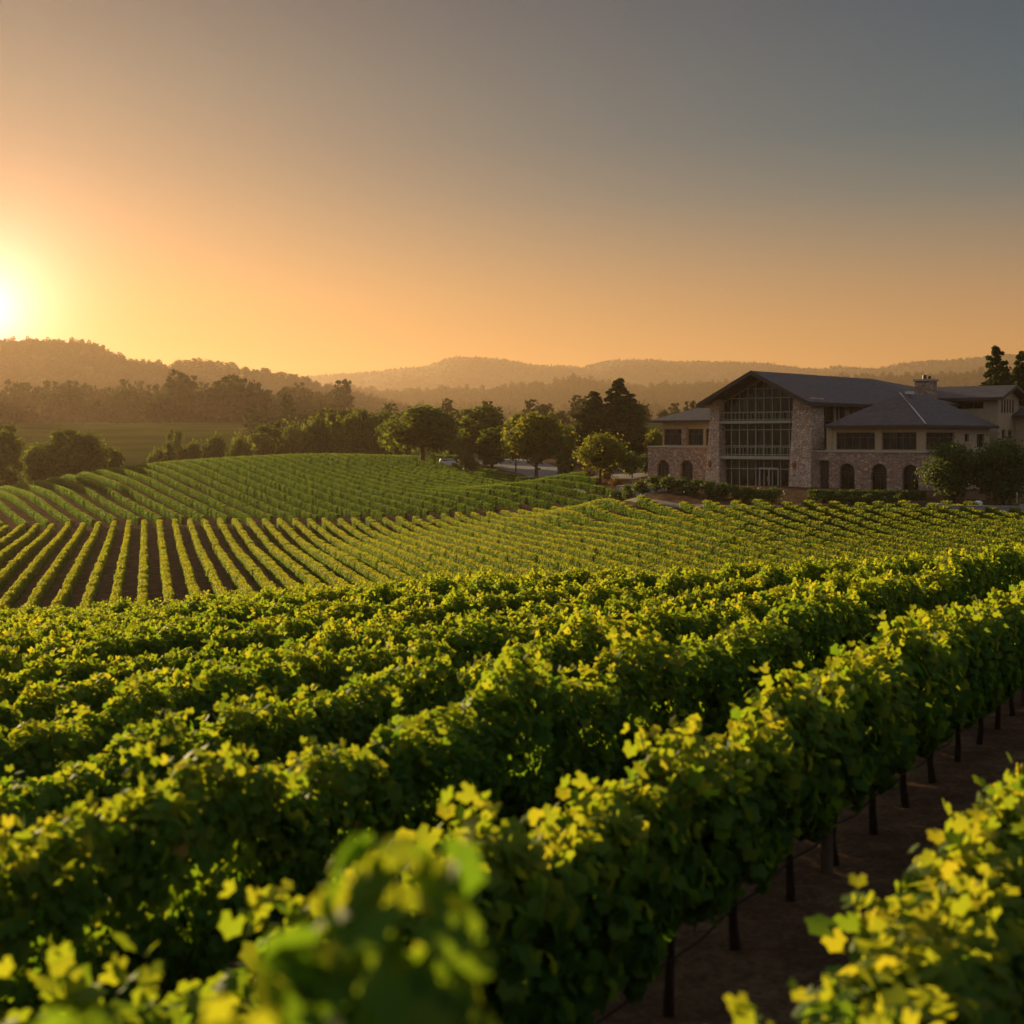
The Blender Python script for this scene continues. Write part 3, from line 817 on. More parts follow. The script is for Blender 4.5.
tree('leafy_shrub', 'bigbush', 1003, 149, 433, 58, 'large dark green shrub at the right edge of the photo', 'shrub', 'large shrubs by the building', var=1)
tree('broadleaf_tree', 'round', 592, 340, 424, 26, 'low green tree behind the smaller yellow-green tree', group=G1)

G2 = 'hazy trees behind the left vineyard hill'
for px, D, yt, wp, key, lab in [
    (2, 300, 425, 34, 'tall', 'hazy brown tree cut by the left edge of the photo'),
    (38, 320, 440, 34, 'round', 'low hazy tree right of the tree at the left edge'),
    (66, 315, 431, 36, 'tall', 'taller hazy tree of the clump at the far left'),
    (88, 318, 430, 36, 'round', 'broad hazy tree in the middle of the far left clump'),
    (110, 330, 445, 30, 'round', 'lowest hazy tree at the right end of the far left clump'),
    (174, 380, 430, 17, 'tall', 'slender hazy tree standing alone above the hill crest'),
    (158, 385, 446, 24, 'round', 'low hazy bush-like tree left of the slender tree'),
    (193, 380, 438, 20, 'round', 'small hazy tree just right of the slender tree'),
    (216, 375, 431, 22, 'round', 'hazy tree above the middle of the hill crest'),
    (240, 375, 432, 26, 'round', 'hazy tree right of the pair above the hill crest'),
    (268, 390, 424, 34, 'tall', 'hazy tree in the left part of the long tree line'),
    (292, 400, 419, 30, 'round', 'second hazy tree of the long tree line'),
    (316, 380, 412, 34, 'round', 'dark hazy tree left of the tallest of the tree line'),
    (336, 390, 410, 30, 'tall', 'tallest hazy tree of the long tree line'),
    (360, 370, 407, 40, 'round', 'broad dark tree in the right part of the tree line'),
    (384, 365, 406, 36, 'oak', 'broad dark tree at the right end of the tree line'),
    (455, 390, 418, 24, 'round', 'low hazy tree behind the white van')]:
    tree('hazy_tree', key, px, D, yt, wp, lab, group=G2)

# ridge trees of the left hill, standing out against the sky
GR = 'trees along the ridge of the left hill'
words = ['leftmost', 'second', 'third', 'fourth', 'fifth', 'sixth', 'seventh', 'eighth', 'ninth', 'tenth', 'eleventh', 'twelfth', 'thirteenth', 'fourteenth', 'fifteenth', 'sixteenth', 'rightmost']
ridge = [(135, 364, 6), (152, 368, 6), (160, 370, 5), (178, 358, 13), (187, 360, 12), (197, 359, 14), (208, 358, 15), (219, 361, 13), (230, 363, 15), (245, 365, 11), (256, 370, 10), (265, 369, 12), (281, 370, 15), (293, 374, 14), (305, 377, 12), (316, 384, 9), (330, 385, 12)]
for i, ((px, yt, wp), wd) in enumerate(zip(ridge, words)):
    X = (px - 512) / CAM_F * 2424; z = float(hill_fn['left_hill'](np.array([X]), np.array([2424.]))[0]) - 5.5
    tree('ridge_tree', ('round', 'tall', 'tall', 'round')[(i * 5 + i // 3) % 4], px, 2424, yt - (i % 3) + 1, wp * .85, '%s tree of the line along the left hill ridge against the sky' % wd, group=GR, zbase=z)

# woodland masses
def low_tree(seed, w, h, mat, n=260, size=1.2, kind='round'):
    return crown_mesh('wood', seed, mat, h, w, .5, kind, n, size)
wood = [low_tree(500 + i, 9, 9, M['conifer_leaf']) for i in range(4)] + [low_tree(510 + i, 6, 12, M['conifer_leaf'], 260, 1.1, 'tall') for i in range(2)]
def woodland(label, fn, D0, D1, p0, p1, n, s0, s1, clump=60., dens=.35, crest=None, ridge_free=False, wavy=0):
    Y = RNG.uniform(D0, D1, n) if crest is None else np.concatenate([RNG.uniform(D0, D1, n), crest + RNG.normal(0, (D1 - D0) * .02, n // 4)])
    px = RNG.uniform(p0, p1, len(Y)); Y = Y + wavy * (np.sin(px / 41) + .6 * np.sin(px / 15 + 1)); X = (px - 512) / CAM_F * Y
    q = np.sin(X / clump + 1.3 * np.sin(Y / clump)) * np.sin(Y / clump * 1.7 + X / clump * .6)
    keep = (q > -dens) | (np.arange(len(Y)) >= n)
    if ridge_free: keep &= ~((px > 165) & (Y > D1 - 150) & ((np.arange(len(px)) % 5) > 0))
    X, Y = X[keep], Y[keep]
    Z = fn(X, Y) - .6
    stuff('woodland', np.stack([X, Y, Z], 1), RNG.uniform(0, 6.28, len(X)), RNG.uniform(s0, s1, len(X)), RNG.integers(0, 6, len(X)), wood, label, None, RNG.uniform(.8, 1.15, len(X)))
woodland('brown hazy woodland covering the left hill', hill_fn['left_hill'], 1850, 2440, -500, 430, 5200, .9, 1.7, 170, .8, 2424, True)
woodland('hazy tree belt at the foot of the left hill', ground, 900, 1300, -100, 345, 1300, 1.1, 2.6, 75, .45, wavy=110)
woodland('hazy scattered woodland on the valley slope', hill_fn['near_slope'], 2000, 2650, 250, 1300, 2600, 1.1, 2.1, 150, .5, 2640)
woodland('pale woodland with a ragged skyline on the middle ridge', hill_fn['mid_ridge'], 3100, 3760, 150, 1300, 4000, 1.4, 2.7, 190, .7, 3750)
woodland('faint woodland on the far mountains', hill_fn['far_mountains'], 5100, 6180, -100, 1300, 5600, .6, 1.1, 280, .9, 6130)
woodland('hazy hedgerow trees across the valley floor', ground, 430, 640, 250, 1300, 420, .7, 1.2, 40, .1)

# ------------------------------------------------------------------ winery building
BZ = -6.1
BX, BY = 36.79, 170.0
BR = -R(42)
bld = empty('winery_building', (BX, BY, BZ), BR)
tag(bld, 'large stone and stucco winery building with glazed gable front and dark hipped roofs', 'building')

def wall_panel(mb, axis, a0, a1, z0, z1, c, holes, depth, outward):
    """wall in the plane axis='v' (v=c, runs along u) or 'u' (u=c, runs along v); holes (a,b,za,zb,arched);
    outward = -1/+1 side that faces out; reveals go inwards by depth"""
    def P(a, z, d=0.0):
        return (a, c - outward * d, z) if axis == 'v' else (c - outward * d, a, z)
    xs = sorted({a0, a1, *[h[0] for h in holes], *[h[1] for h in holes]})
    for i in range(len(xs) - 1):
        xa, xb = xs[i], xs[i + 1]
        hs = [h for h in holes if h[0] <= xa + 1e-6 and h[1] >= xb - 1e-6]
        if not hs:
            mb.add([P(xa, z0), P(xb, z0), P(xb, z1), P(xa, z1)], [(0, 1, 2, 3)]); continue
        h = hs[0]; za, zb = h[2], h[3]
        if za > z0 + 1e-6: mb.add([P(xa, z0), P(xb, z0), P(xb, za), P(xa, za)], [(0, 1, 2, 3)])
        if len(h) > 4 and h[4]:
            r = (xb - xa) / 2; xc = (xa + xb) / 2; sp = zb - r; n = 12
            arc = [(xc - r * math.cos(math.pi * k / n), sp + r * math.sin(math.pi * k / n)) for k in range(n + 1)]
            for k in range(n):
                (p, q), (p2, q2) = arc[k], arc[k + 1]
                mb.add([P(p, q), P(p2, q2), P(p2, z1), P(p, z1)], [(0, 1, 2, 3)])
                mb.add([P(p, q), P(p2, q2), P(p2, q2, depth), P(p, q, depth)], [(0, 1, 2, 3)])
            zt = sp
        else:
            mb.add([P(xa, zb), P(xb, zb), P(xb, z1), P(xa, z1)], [(0, 1, 2, 3)])
            mb.add([P(xa, zb), P(xb, zb), P(xb, zb, depth), P(xa, zb, depth)], [(0, 1, 2, 3)])
            zt = zb
        mb.add([P(xa, za), P(xa, zt), P(xa, zt, depth), P(xa, za, depth)], [(0, 1, 2, 3)])
        mb.add([P(xb, za), P(xb, zt), P(xb, zt, depth), P(xb, za, depth)], [(0, 1, 2, 3)])
        mb.add([P(xa, za), P(xb, za), P(xb, za, depth), P(xa, za, depth)], [(0, 1, 2, 3)])

def window(axis, a0, a1, z0, z1, c, outward, nm=4, arched=False, rail=None, name='window', fm='frame_dark', depth=.3, fw=.07):
    """frame with mullions (part), pane (sub-part), set back in its opening"""
    def B(mb, aa, ab, za, zb, d0, d1):
        lo, hi = sorted((c - outward * d0, c - outward * d1))
        if axis == 'v': mb.box(aa, ab, lo, hi, za, zb)
        else: mb.box(lo, hi, aa, ab, za, zb)
    mb = MB(); r = (a1 - a0) / 2; top = z1 - (r if arched else 0)
    d0, d1 = depth - .08, depth + .02
    B(mb, a0, a0 + fw, z0, top, d0, d1); B(mb, a1 - fw, a1, z0, top, d0, d1); B(mb, a0 + fw, a1 - fw, z0, z0 + fw, d0, d1)
    B(mb, a0 + fw, a1 - fw, top - fw, top, d0, d1)
    for k in range(1, nm):
        x = a0 + (a1 - a0) * k / nm
        B(mb, x - fw / 2, x + fw / 2, z0 + fw, (z1 - .08 if arched else top - fw), d0 + .01, d1)
    for rz in (rail or []): B(mb, a0 + fw, a1 - fw, rz - fw / 2, rz + fw / 2, d0 - .01, d0 + .02)
    f = mb.build(name, M[fm], bld)
    pb = MB(); pc = c - outward * (depth - .02)
    if arched:
        n = 12; xc = (a0 + a1) / 2
        arc = [(xc - r * math.cos(math.pi * k / n), top + r * math.sin(math.pi * k / n)) for k in range(n + 1)]
        pl = [(a0, z0)] + arc + [(a1, z0)]
        pl = [(a, pc, z) if axis == 'v' else (pc, a, z) for a, z in pl]
        pb.add(pl, [tuple(range(len(pl)))])
    else:
        B(pb, a0 + .02, a1 - .02, z0 + .02, top - .02, depth - .02, depth)
    pb.build('pane', M['glass'], f)
    return f

# --- main glazed volume
GV = 1.7      # glazing plane
U0, U1 = -14.2, -3.3
APX = -8.05
mw = MB()
# side walls + back, stucco
holes = [(3.6, 6.4, 5.0, 10.2), (6.8, 7.6, 5.0, 10.2)]
wall_panel(mw, 'u', 1.9, 41, 4.8, 11.2, -.9, holes, .35, 1)
mw.box(-15.3, -15.0, 2.0, 41, 0, 11.2)
mw.box(-15.0, -.95, 40.6, 41, 0, 11.2)
# small flank panels beside the glazing
mw.box(-15.0, U0, GV, GV + .3, 0, 11.3); mw.box(U1, -.92, GV + .02, GV + .3, 0, 11.3)
mw.build('wall', M['stucco'], bld)
window('u', 3.6, 6.4, 5.0, 10.2, -.9, 1, 3, rail=[6.5, 8.5])
window('u', 6.8, 7.6, 5.0, 10.2, -.9, 1, 1, rail=[6.5, 8.5])
pb = MB(); pb.box(-.88, -.6, 7.75, 8.5, 4.8, 10.9); pb.box(-.88, -.7, 10.4, 10.6, 9.3, 10.6); pb.build('timber_column', M['trim'], bld)
# stone pillars, battered, with a corner lantern
for (b, t) in (((-16.1, -13.8, 0, 2.6), (-15.3, -14.1, .4, 2.5)), ((-3.75, -.55, 0, 3.6), (-3.2, -.72, .35, 3.3))):
    p = MB(); p.frustum(b, t, -.6, 11.3); p.build('stone_pillar', M['pillar_stone'], bld)
for (x, y) in ((-15.25, .02), (-2.85, .02)):
    l = MB(); l.frustum((x - .14, x + .14, y - .12, y + .16), (x - .22, x + .22, y - .2, y + .16), 2.6, 3.25); l.frustum((x - .22, x + .22, y - .2, y + .16), (x - .05, x + .05, y - .02, y + .1), 3.25, 3.5)
    l.build('wall_lantern', M['lantern'], bld)

def slope_z(u, top=14.72, k=.492): return top - abs(u - APX) * k     # roof upper surface
# glazing: three storeys, the top one follows the gable
def glazing(z0, z1, n, rails, gable=False, door=False):
    mb = MB(); gl = MB()
    ztop = lambda u: min(z1, slope_z(u) - .75) if gable else z1
    us_ = [U0 + (U1 - U0) * i / n for i in range(n + 1)]
    for u in us_:
        mb.box(u - .055, u + .055, GV - .14, GV - .02, z0, ztop(u))
    for rz in rails:
        if gable:
            lo = max(U0, APX - (slope_z(APX) - .75 - rz) / .492); hi = min(U1, APX + (slope_z(APX) - .75 - rz) / .492)
        else: lo, hi = U0, U1
        mb.box(lo, hi, GV - .16, GV - .03, rz - .05, rz + .05)
    if gable:
        mb.add([(U0, GV - .15, ztop(U0) - .12), (APX, GV - .15, ztop(APX) - .12), (APX, GV - .15, ztop(APX)), (U0, GV - .15, ztop(U0))], [(0, 1, 2, 3)])
        mb.add([(U1, GV - .15, ztop(U1) - .12), (APX, GV - .15, ztop(APX) - .12), (APX, GV - .15, ztop(APX)), (U1, GV - .15, ztop(U1))], [(0, 1, 2, 3)])
    f = mb.build('window', M['mullion'], bld)
    top = [(U0, ztop(U0)), (APX, ztop(APX)), (U1, ztop(U1))] if gable else [(U0, z1), (U1, z1)]
    pl = [(U0, GV, z0)] + [(a, GV, z) for a, z in top] + [(U1, GV, z0)]
    gl.add(pl, [tuple(range(len(pl)))])
    gl.build('pane', M['glass'], f)
glazing(8.55, 14.0, 9, [8.7, 9.6, 11.4, 12.6], gable=True)
glazing(4.1, 8.15, 9, [4.25, 5.35, 7.4], False)
glazing(0.05, 3.6, 9, [.2, 2.45], False)
s = MB(); s.box(U0, U1 + .1, .55, GV + .2, 8.15, 8.5); s.box(U0, U1 + .1, .55, GV + .2, 3.62, 4.05); s.build('balcony', M['soffit'], bld)
s = MB(); s.box(U0, U1 - .3, .47, .55, 8.2, 8.52); s.box(U0, U1 - .3, .47, .55, 3.7, 4.08); s.build('balcony_edge', M['mullion'], bld)
for zb in (4.05, 8.5):      # balcony railings
    s = MB()
    for rz in (1.15,): s.box(U0 + .05, U1 - .3, .62, .68, zb + rz - .05, zb + rz)
    for i in range(19):
        u = U0 + .1 + (U1 - U0 - .45) * i / 18; s.box(u - .02, u + .02, .63, .67, zb, zb + 1.1)
    s.build('railing', M['mullion'], bld)
d = MB(); du0, du1 = -8.7, -5.9
for u in (du0, (du0 + du1) / 2 - .04, du1 - .1): d.box(u, u + .1, GV - .42, GV - .18, 0.05, 2.4)
d.box(du0, du1, GV - .42, GV - .18, 2.4, 2.62); d.box(du0, du1, GV - .40, GV - .2, .05, .2)
dd = d.build('entrance_door', M['alu'], bld)
d = MB()
for u in (-7.45, -7.15): d.box(u, u + .04, GV - .48, GV - .44, .9, 1.5)
d.build('handle', M['alu'], dd)
# dark interior wall and ceilings are hidden by the glass; ground slab
s = MB(); s.box(-29.5, 15, -1.2, 42, -1.4, -.02); s.build('plinth', M['concrete'], bld)

# --- main roof (gable, overhanging, rear hip)
def rz(u): return slope_z(u)
E0, E1 = -16.3, .15
zE0, zE1 = slope_z(E0), slope_z(E1)
r = MB(); vb = 30.0
r.slab([(APX, -1.6, 14.72), (APX, vb, 14.72), (E0, vb, zE0), (E0, -1.6, zE0)], .32)
r.slab([(APX, -1.6, 14.722), (E1, -1.6, zE1), (E1, 16.6, zE1), (APX, vb, 14.722)], .322)
r.slab([(APX, vb, 14.72), (8.8, 16.6, 10.75), (8.8, 42, 10.75)], .32)
r.slab([(APX, vb, 14.72), (E1, 16.6, zE1), (8.8, 16.6, 10.75)], .32)
r.slab([(APX, vb, 14.72), (8.8, 42, 10.75), (E0, 42, 10.6)], .32)
r.slab([(APX, vb, 14.72), (E0, 42, 10.6), (E0, vb, zE0)], .32)
rf = r.build('roof', M['slate'], bld)
f = MB()     # barge boards and fascia
f.slab([(APX, -1.66, 14.76), (E0, -1.66, zE0 + .03), (E0, -1.6, zE0 + .03), (APX, -1.6, 14.76)][::-1], .55)
f.slab([(APX, -1.66, 14.76), (E1, -1.66, zE1 + .03), (E1, -1.6, zE1 + .03), (APX, -1.6, 14.76)], .55)
f.box(E1, E1 + .07, -1.6, 16.6, zE1 - .42, zE1 + .02); f.box(E0 - .07, E0, -1.6, 30, zE0 - .42, zE0 + .02)
f.build('fascia', M['trim'], rf)
f = MB()    # timber brackets under the gable
for u in (-12.1, -4.0):
    f.box(u - .12, u + .12, -1.3, GV, slope_z(u) - .75, slope_z(u) - .36)
f.box(U0 - .9, U0, GV - .3, GV, 10.9, 11.25); f.box(U1, U1 + .9, GV - .3, GV, 10.9, 11.25)
f.build('rafter', M['soffit'], rf)
# gable infill above the flanks
gi_ = MB()
gi_.add([(E0 + .9, GV + .05, 10.9), (U0, GV + .05, 10.9), (U0, GV + .05, slope_z(U0) - .33), (E0 + .9, GV + .05, slope_z(E0 + .9) - .33)], [(0, 1, 2, 3)])
gi_.add([(U1, GV + .05, 10.9), (E1 - .9, GV + .05, 10.9), (E1 - .9, GV + .05, slope_z(E1 - .9) - .33), (U1, GV + .05, slope_z(U1) - .33)], [(0, 1, 2, 3)])
gi_.add([(U0, GV + .06, slope_z(U0) - 1.0), (APX, GV + .06, slope_z(APX) - 1.0), (U1, GV + .06, slope_z(U1) - 1.0), (U1, GV + .06, slope_z(U1) - .33), (APX, GV + .06, 14.38), (U0, GV + .06, slope_z(U0) - .33)], [(0, 1, 4, 5), (1, 2, 3, 4)])
gi_.build('gable_board', M['soffit'], bld)
# rear block walls (upper)
s = MB(); s.box(-.85, 8.0, 17.4, 41, 0, 10.75); s.build('wall', M['stucco'], bld)

# --- right wing
WU, WV0, WV1 = 13.5, 1.0, 19.6
s = MB()
ar = [(2.76, 4.76, .1, 3.3, True), (6.94, 8.94, .1, 3.3, True), (10.93, 12.93, .1, 3.25, True)]
wall_panel(s, 'v', -1.5, WU, -.6, 4.62, WV0, [(.0, 1.35, 0, 3.6)] + ar, .55, -1)
wall_panel(s, 'u', WV0, WV1, -.6, 4.62, WU, [], .5, 1)
s.build('stone_wall', M['stone'], bld)
s = MB(); s.box(-1.5, WU + .12, WV0 - .12, WV0 + .2, 4.62, 4.82); s.box(WU - .2, WU + .12, WV0 + .2, WV1, 4.62, 4.82); s.build('parapet_cap', M['cap'], bld)
for a in ar: window('v', a[0], a[1], a[2], a[3], WV0, -1, 2, True, depth=.5, fm='trim', rail=[1.9])
s = MB(); s.box(.08, 1.27, WV0 + .4, WV0 + .5, 0.02, 3.5); dd = s.build('side_door', M['trim'], bld)
s = MB()
s.box(1.05, 1.1, WV0 + .33, WV0 + .4, 1.0, 1.25); s.build('handle', M['alu'], dd)
s = MB()
w1, w2 = (2.25, 7.35, 4.95, 7.0), (8.3, 12.6, 4.95, 7.0)
wall_panel(s, 'v', 1.0, WU - .05, 4.8, 8.0, WV0 + .12, [w1, w2], .3, -1)
wall_panel(s, 'u', WV0 + .12, 12, 4.8, 8.0, 1.0, [], .3, -1)
w3, w4, w5 = (1.9, 9.4, 4.95, 7.0), (12.3, 13.5, 5.9, 6.85), (15.8, 18.0, 5.2, 6.85)
wall_panel(s, 'u', WV0 + .12, WV1, 4.8, 8.0, WU - .05, [w3, w4, w5], .3, 1)
s.box(WU - .75, WU + .02, WV0 + .05, WV0 + .7, 4.82, 7.85); s.box(7.45, 8.2, WV0 + .04, WV0 + .2, 4.82, 7.85); s.box(.98, 1.7, WV0 + .04, WV0 + .3, 4.82, 7.85)
s.build('wall', M['stucco'], bld)
window('v', *w1, WV0 + .12, -1, 5, rail=[6.4]); window('v', *w2, WV0 + .12, -1, 5, rail=[6.4])
window('u', *w3, WU - .05, 1, 6, rail=[6.4]); window('u', *w4, WU - .05, 1, 2); window('u', *w5, WU - .05, 1, 2)
a0, a1, b0, b1, ze, zp = 1.25, WU + .8, WV0 - .8, WV1 + .8, 7.86, 11.75
hr = (a1 - a0) / 2; um = (a0 + a1) / 2
r = MB()
A, B_, C_, D_ = (a0, b0, ze), (a1, b0, ze), (a1, b1, ze), (a0, b1, ze); Q0, Q1 = (um, b0 + hr, zp), (um, b1 - hr, zp)
r.slab([A, B_, Q0], .25); r.slab([B_, C_, Q1, Q0], .25); r.slab([C_, D_, Q1], .25); r.slab([D_, A, Q0, Q1], .25)
wr = r.build('roof', M['slate'], bld)
r = MB(); r.box(a0, a1 + .06, b0 - .06, b0, ze - .32, ze + .0); r.box(a1, a1 + .06, b0, b1, ze - .32, ze + .0); r.build('fascia', M['trim'], wr)
r = MB(); r.tube([(a1 - .15, b0 + .15, ze + .10), ((a1 + um) / 2, b0 + hr / 2, (ze + zp) / 2 + .06), (um, b0 + hr, zp + .06)], .075, 6); r.build('ridge_flashing', M['lead'], wr)
r = MB(); r.box(um - .1, um + .8, b0 + hr + 1.5, b0 + hr + 2.2, zp - .05, zp + .28); r.build('roof_vent', M['copper'], wr)

# --- right rear block with gable to the right
s = MB()
r1 = (7.4, 11.6, 10.1, 10.95)
wall_panel(s, 'v', 2, 13.5, 0, 11.5, 22, [r1], .3, -1)
wall_panel(s, 'u', 22, 28.6, 0, 11.45, 13.5, [(23.2, 24.4, 6.3, 7.4), (25.2, 26.6, 6.3, 7.4)], .3, 1)
s.add([(13.5, 22, 11.45), (13.5, 28.6, 11.45), (13.5, 25.3, 12.75)], [(0, 1, 2)])
s.build('wall', M['stucco'], bld)
window('v', *r1, 22, -1, 3); window('u', 23.2, 24.4, 6.3, 7.4, 13.5, 1, 2); window('u', 25.2, 26.6, 6.3, 7.4, 13.5, 1, 2)
s = MB()
for i in range(5): s.box(13.45, 13.58, 23.1 + i * .85, 23.35 + i * .85, 9.6, 11.3)
s.build('louvre', M['trim'], bld)
r = MB()
r.slab([(1, 20.8, 11.5), (14.6, 20.8, 11.5), (14.6, 25.3, 13.15), (1, 25.3, 13.15)], .25)
r.slab([(1, 25.3, 13.152), (14.6, 25.3, 13.152), (14.6, 29.8, 11.5), (1, 29.8, 11.5)], .252)
rr = r.build('roof', M['slate'], bld)
r = MB(); r.box(1, 14.66, 20.74, 20.8, 11.15, 11.5)
r.slab([(14.6, 20.8, 11.55), (14.67, 20.8, 11.55), (14.67, 25.3, 13.2), (14.6, 25.3, 13.2)], .42)
r.slab([(14.6, 25.3, 13.2), (14.67, 25.3, 13.2), (14.67, 29.8, 11.55), (14.6, 29.8, 11.55)], .42)
r.build('fascia', M['trim'], rr)
r = MB(); r.box(4.0, 6.2, 18.4, 20.2, 9.5, 13.7); ch = r.build('chimney', M['stone'], rf)
r = MB(); r.box(3.8, 6.4, 18.2, 20.4, 13.7, 13.95)
r.build('chimney_cap', M['cap'], ch)
r = MB(); r.tube([(4.9, 19.3, 13.95), (4.9, 19.3, 14.5)], [.3, .24], 10); r.tube([(5.6, 19.3, 13.95), (5.6, 19.3, 14.35)], [.2, .17], 10); r.build('chimney_pot', M['trim'], ch)
# low annex at the far right
s = MB()
wall_panel(s, 'v', 13.6, 26, 0, 9.2, 27.2, [(15.6, 19.4, 8.0, 9.0), (15.6, 19.4, 4.6, 6.6)], .3, -1)
s.box(25.8, 26, 27.2, 36, 0, 9.2); s.build('wall', M['stucco'], bld)
window('v', 15.6, 19.4, 8.0, 9.0, 27.2, -1, 3); window('v', 15.6, 19.4, 4.6, 6.6, 27.2, -1, 3)
r = MB(); r.slab([(13.6, 26.2, 9.3), (26.8, 26.2, 9.3), (26.8, 31.6, 11.0), (13.6, 31.6, 11.0)], .25); r.slab([(13.6, 31.6, 11.002), (26.8, 31.6, 11.002), (26.8, 37, 9.3), (13.6, 37, 9.3)], .252)
r.build('roof', M['slate'], bld)

# --- left wing
s = MB()
la = [(-27.25, -25.25, .1, 3.4, True), (-23.35, -21.35, .1, 3.4, True)]
wall_panel(s, 'v', -28.8, -15.2, -.6, 5.1, 5, la + [(-18.6, -17.2, 0, 2.6)], .55, -1)
wall_panel(s, 'u', 5, 20, -.6, 5.1, -28.8, [], .5, -1)
s.build('stone_wall', M['stone'], bld)
for a in la: window('v', a[0], a[1], a[2], a[3], 5, -1, 2, True, depth=.5, fm='trim', rail=[1.9])
s = MB(); s.box(-18.5, -17.3, 5.4, 5.5, 0.02, 2.5); s.build('side_door', M['trim'], bld)
s = MB(); s.box(-28.92, -15.2, 4.88, 5.2, 5.1, 5.3); s.box(-28.92, -28.6, 5.2, 20, 5.1, 5.3); s.build('parapet_cap', M['cap'], bld)
s = MB()
l1, l2, l3 = (-26.4, -23.35, 5.4, 7.6), (-22.45, -19.9, 5.4, 7.6), (-19.5, -16.8, 5.4, 7.6)
wall_panel(s, 'v', -26.6, -15.2, 5.3, 8.6, 5.35, [l1, l2, l3], .3, -1)
s.box(-26.62, -26.4, 5.66, 20, 5.3, 8.6)
s.build('wall', M['stucco'], bld)
for a in (l1, l2, l3): window('v', *a, 5.35, -1, 3, rail=[6.9])
s = MB(); s.box(-23.3, -22.5, 5.15, 5.33, 5.3, 8.0); s.build('stone_pier', M['stone'], bld)
r = MB()
L0, L1, L2 = (-28.2, 4.2, 8.75), (-15.2, 4.2, 8.75), (-28.2, 21, 8.75)
T0, T1 = (-20.2, 12.4, 11.7), (-15.2, 12.4, 11.7)
r.slab([L0, L1, T1, T0], .25); r.slab([L2, L0, T0], .25); r.slab([(-15.2, 21, 8.75), L2, T0, T1], .25)
lr = r.build('roof', M['slate'], bld)
r = MB(); r.box(-28.26, -15.2, 4.14, 4.2, 8.45, 8.77); r.box(-28.26, -28.2, 4.2, 21, 8.45, 8.77); r.build('fascia', M['trim'], lr)

# ------------------------------------------------------------------ drive, path, hedges, small things
def strip(name, pts, wid, mat, lift=.05, kind='structure'):
    V, F = [], []
    P2 = []
    for i in range(len(pts) - 1):
        a, b = Vector(pts[i]), Vector(pts[i + 1]); n = max(2, int((b - a).length / 2.5))
        for j in range(n): P2.append(a.lerp(b, j / n))
    P2.append(Vector(pts[-1]))
    K = 7
    for i, p in enumerate(P2):
        d = (P2[min(i + 1, len(P2) - 1)] - P2[max(i - 1, 0)]).normalized(); nn = Vector((-d.y, d.x))
        ww = wid if not hasattr(wid, '__len__') else np.interp(i / (len(P2) - 1), np.linspace(0, 1, len(wid)), wid)
        for k in range(K):
            q = p + nn * ww * (k / (K - 1) - .5); V.append((q.x, q.y, gz(q.x, q.y) + lift))
    F = [(i * K + k, i * K + k + 1, (i + 1) * K + k + 1, (i + 1) * K + k) for i in range(len(P2) - 1) for k in range(K - 1)]
    me = bpy.data.meshes.new(name); me.from_pydata(V, [], F); me.update()
    o = link(name, me, mat); tag(o, kind=kind); return o
def XY(px, D): return ((px - 512) / CAM_F * D, D)
strip('driveway', [XY(455, 350), XY(505, 318), XY(545, 285), XY(575, 240), XY(600, 222), XY(650, 212)], [22, 18, 11, 7, 6, 6], M['asphalt'], .06)
strip('path', [XY(560, 228), XY(585, 205), XY(612, 180), XY(640, 169), XY(680, 162), XY(730, 158), XY(790, 155)], 1.1, M['gravel'], .09)

# clipped hedge in front of the round tree: one thing, and round shrubs along the path
def hedge(px0, px1, D, h, label, depth=2.2, mat='hedge_leaf', D1=None):
    X0, X1 = (px0 - 512) / CAM_F * D, (px1 - 512) / CAM_F * (D1 or D)
    rng = np.random.default_rng(int(px0)); n = int(500 * abs(X1 - X0) / 2)
    q = rng.uniform(0, 1, n); face = rng.integers(0, 3, n)
    y = np.where(face == 0, -depth / 2, np.where(face == 1, depth / 2, rng.uniform(-depth / 2, depth / 2, n))) + rng.normal(0, .08, n)
    z = np.where(face == 2, h, rng.uniform(0, h, n)) + rng.normal(0, .08, n)
    L = X1 - X0
    P = np.stack([q * L - L / 2, y, z], 1)
    Nn = np.stack([rng.normal(0, .4, n), np.where(face == 0, -1, np.where(face == 1, 1, 0)) + rng.normal(0, .4, n), np.where(face == 2, 1, .2) + rng.normal(0, .3, n)], 1)
    V, F, T = leaves(P, Nn, .26 * rng.uniform(.6, 1.2, n), np.clip(rng.normal(.45, .2, n), 0, 1), 'quad', rng)
    cx = (X0 + X1) / 2; cyy = (D + (D1 or D)) / 2
    o = link('hedge', np_mesh('hedge', V, F, M[mat], False, {'tint': T}))
    o.location = (cx, cyy, gz(cx, cyy)); o.rotation_euler[2] = math.atan2((D1 or D) - D, X1 - X0)
    tag(o, label, 'hedge')
hedge(516, 563, 252, 1.9, 'long low clipped hedge below the round yellow-green tree')
hedge(806, 928, 157.5, 1.0, 'low dark green planting along the foot of the arched stone wall', 1.6, D1=154)
GS = 'round shrubs along the path below the building'
path_sh = [(604, 192), (617, 184), (629, 178.5), (642, 174.5), (655, 171.5), (668, 169), (682, 167), (696, 165), (709, 163.5), (722, 162), (735, 160.6), (748, 159.4), (761, 158.4), (774, 157.5), (823, 156), (838, 155), (853, 154), (868, 153), (884, 152), (899, 151.5)]
names = ['leftmost green', 'second green', 'third green', 'fourth green', 'fifth green', 'sixth green', 'seventh green', 'eighth green', 'ninth green', 'tenth green', 'eleventh green', 'twelfth green', 'thirteenth green', 'fourteenth green']
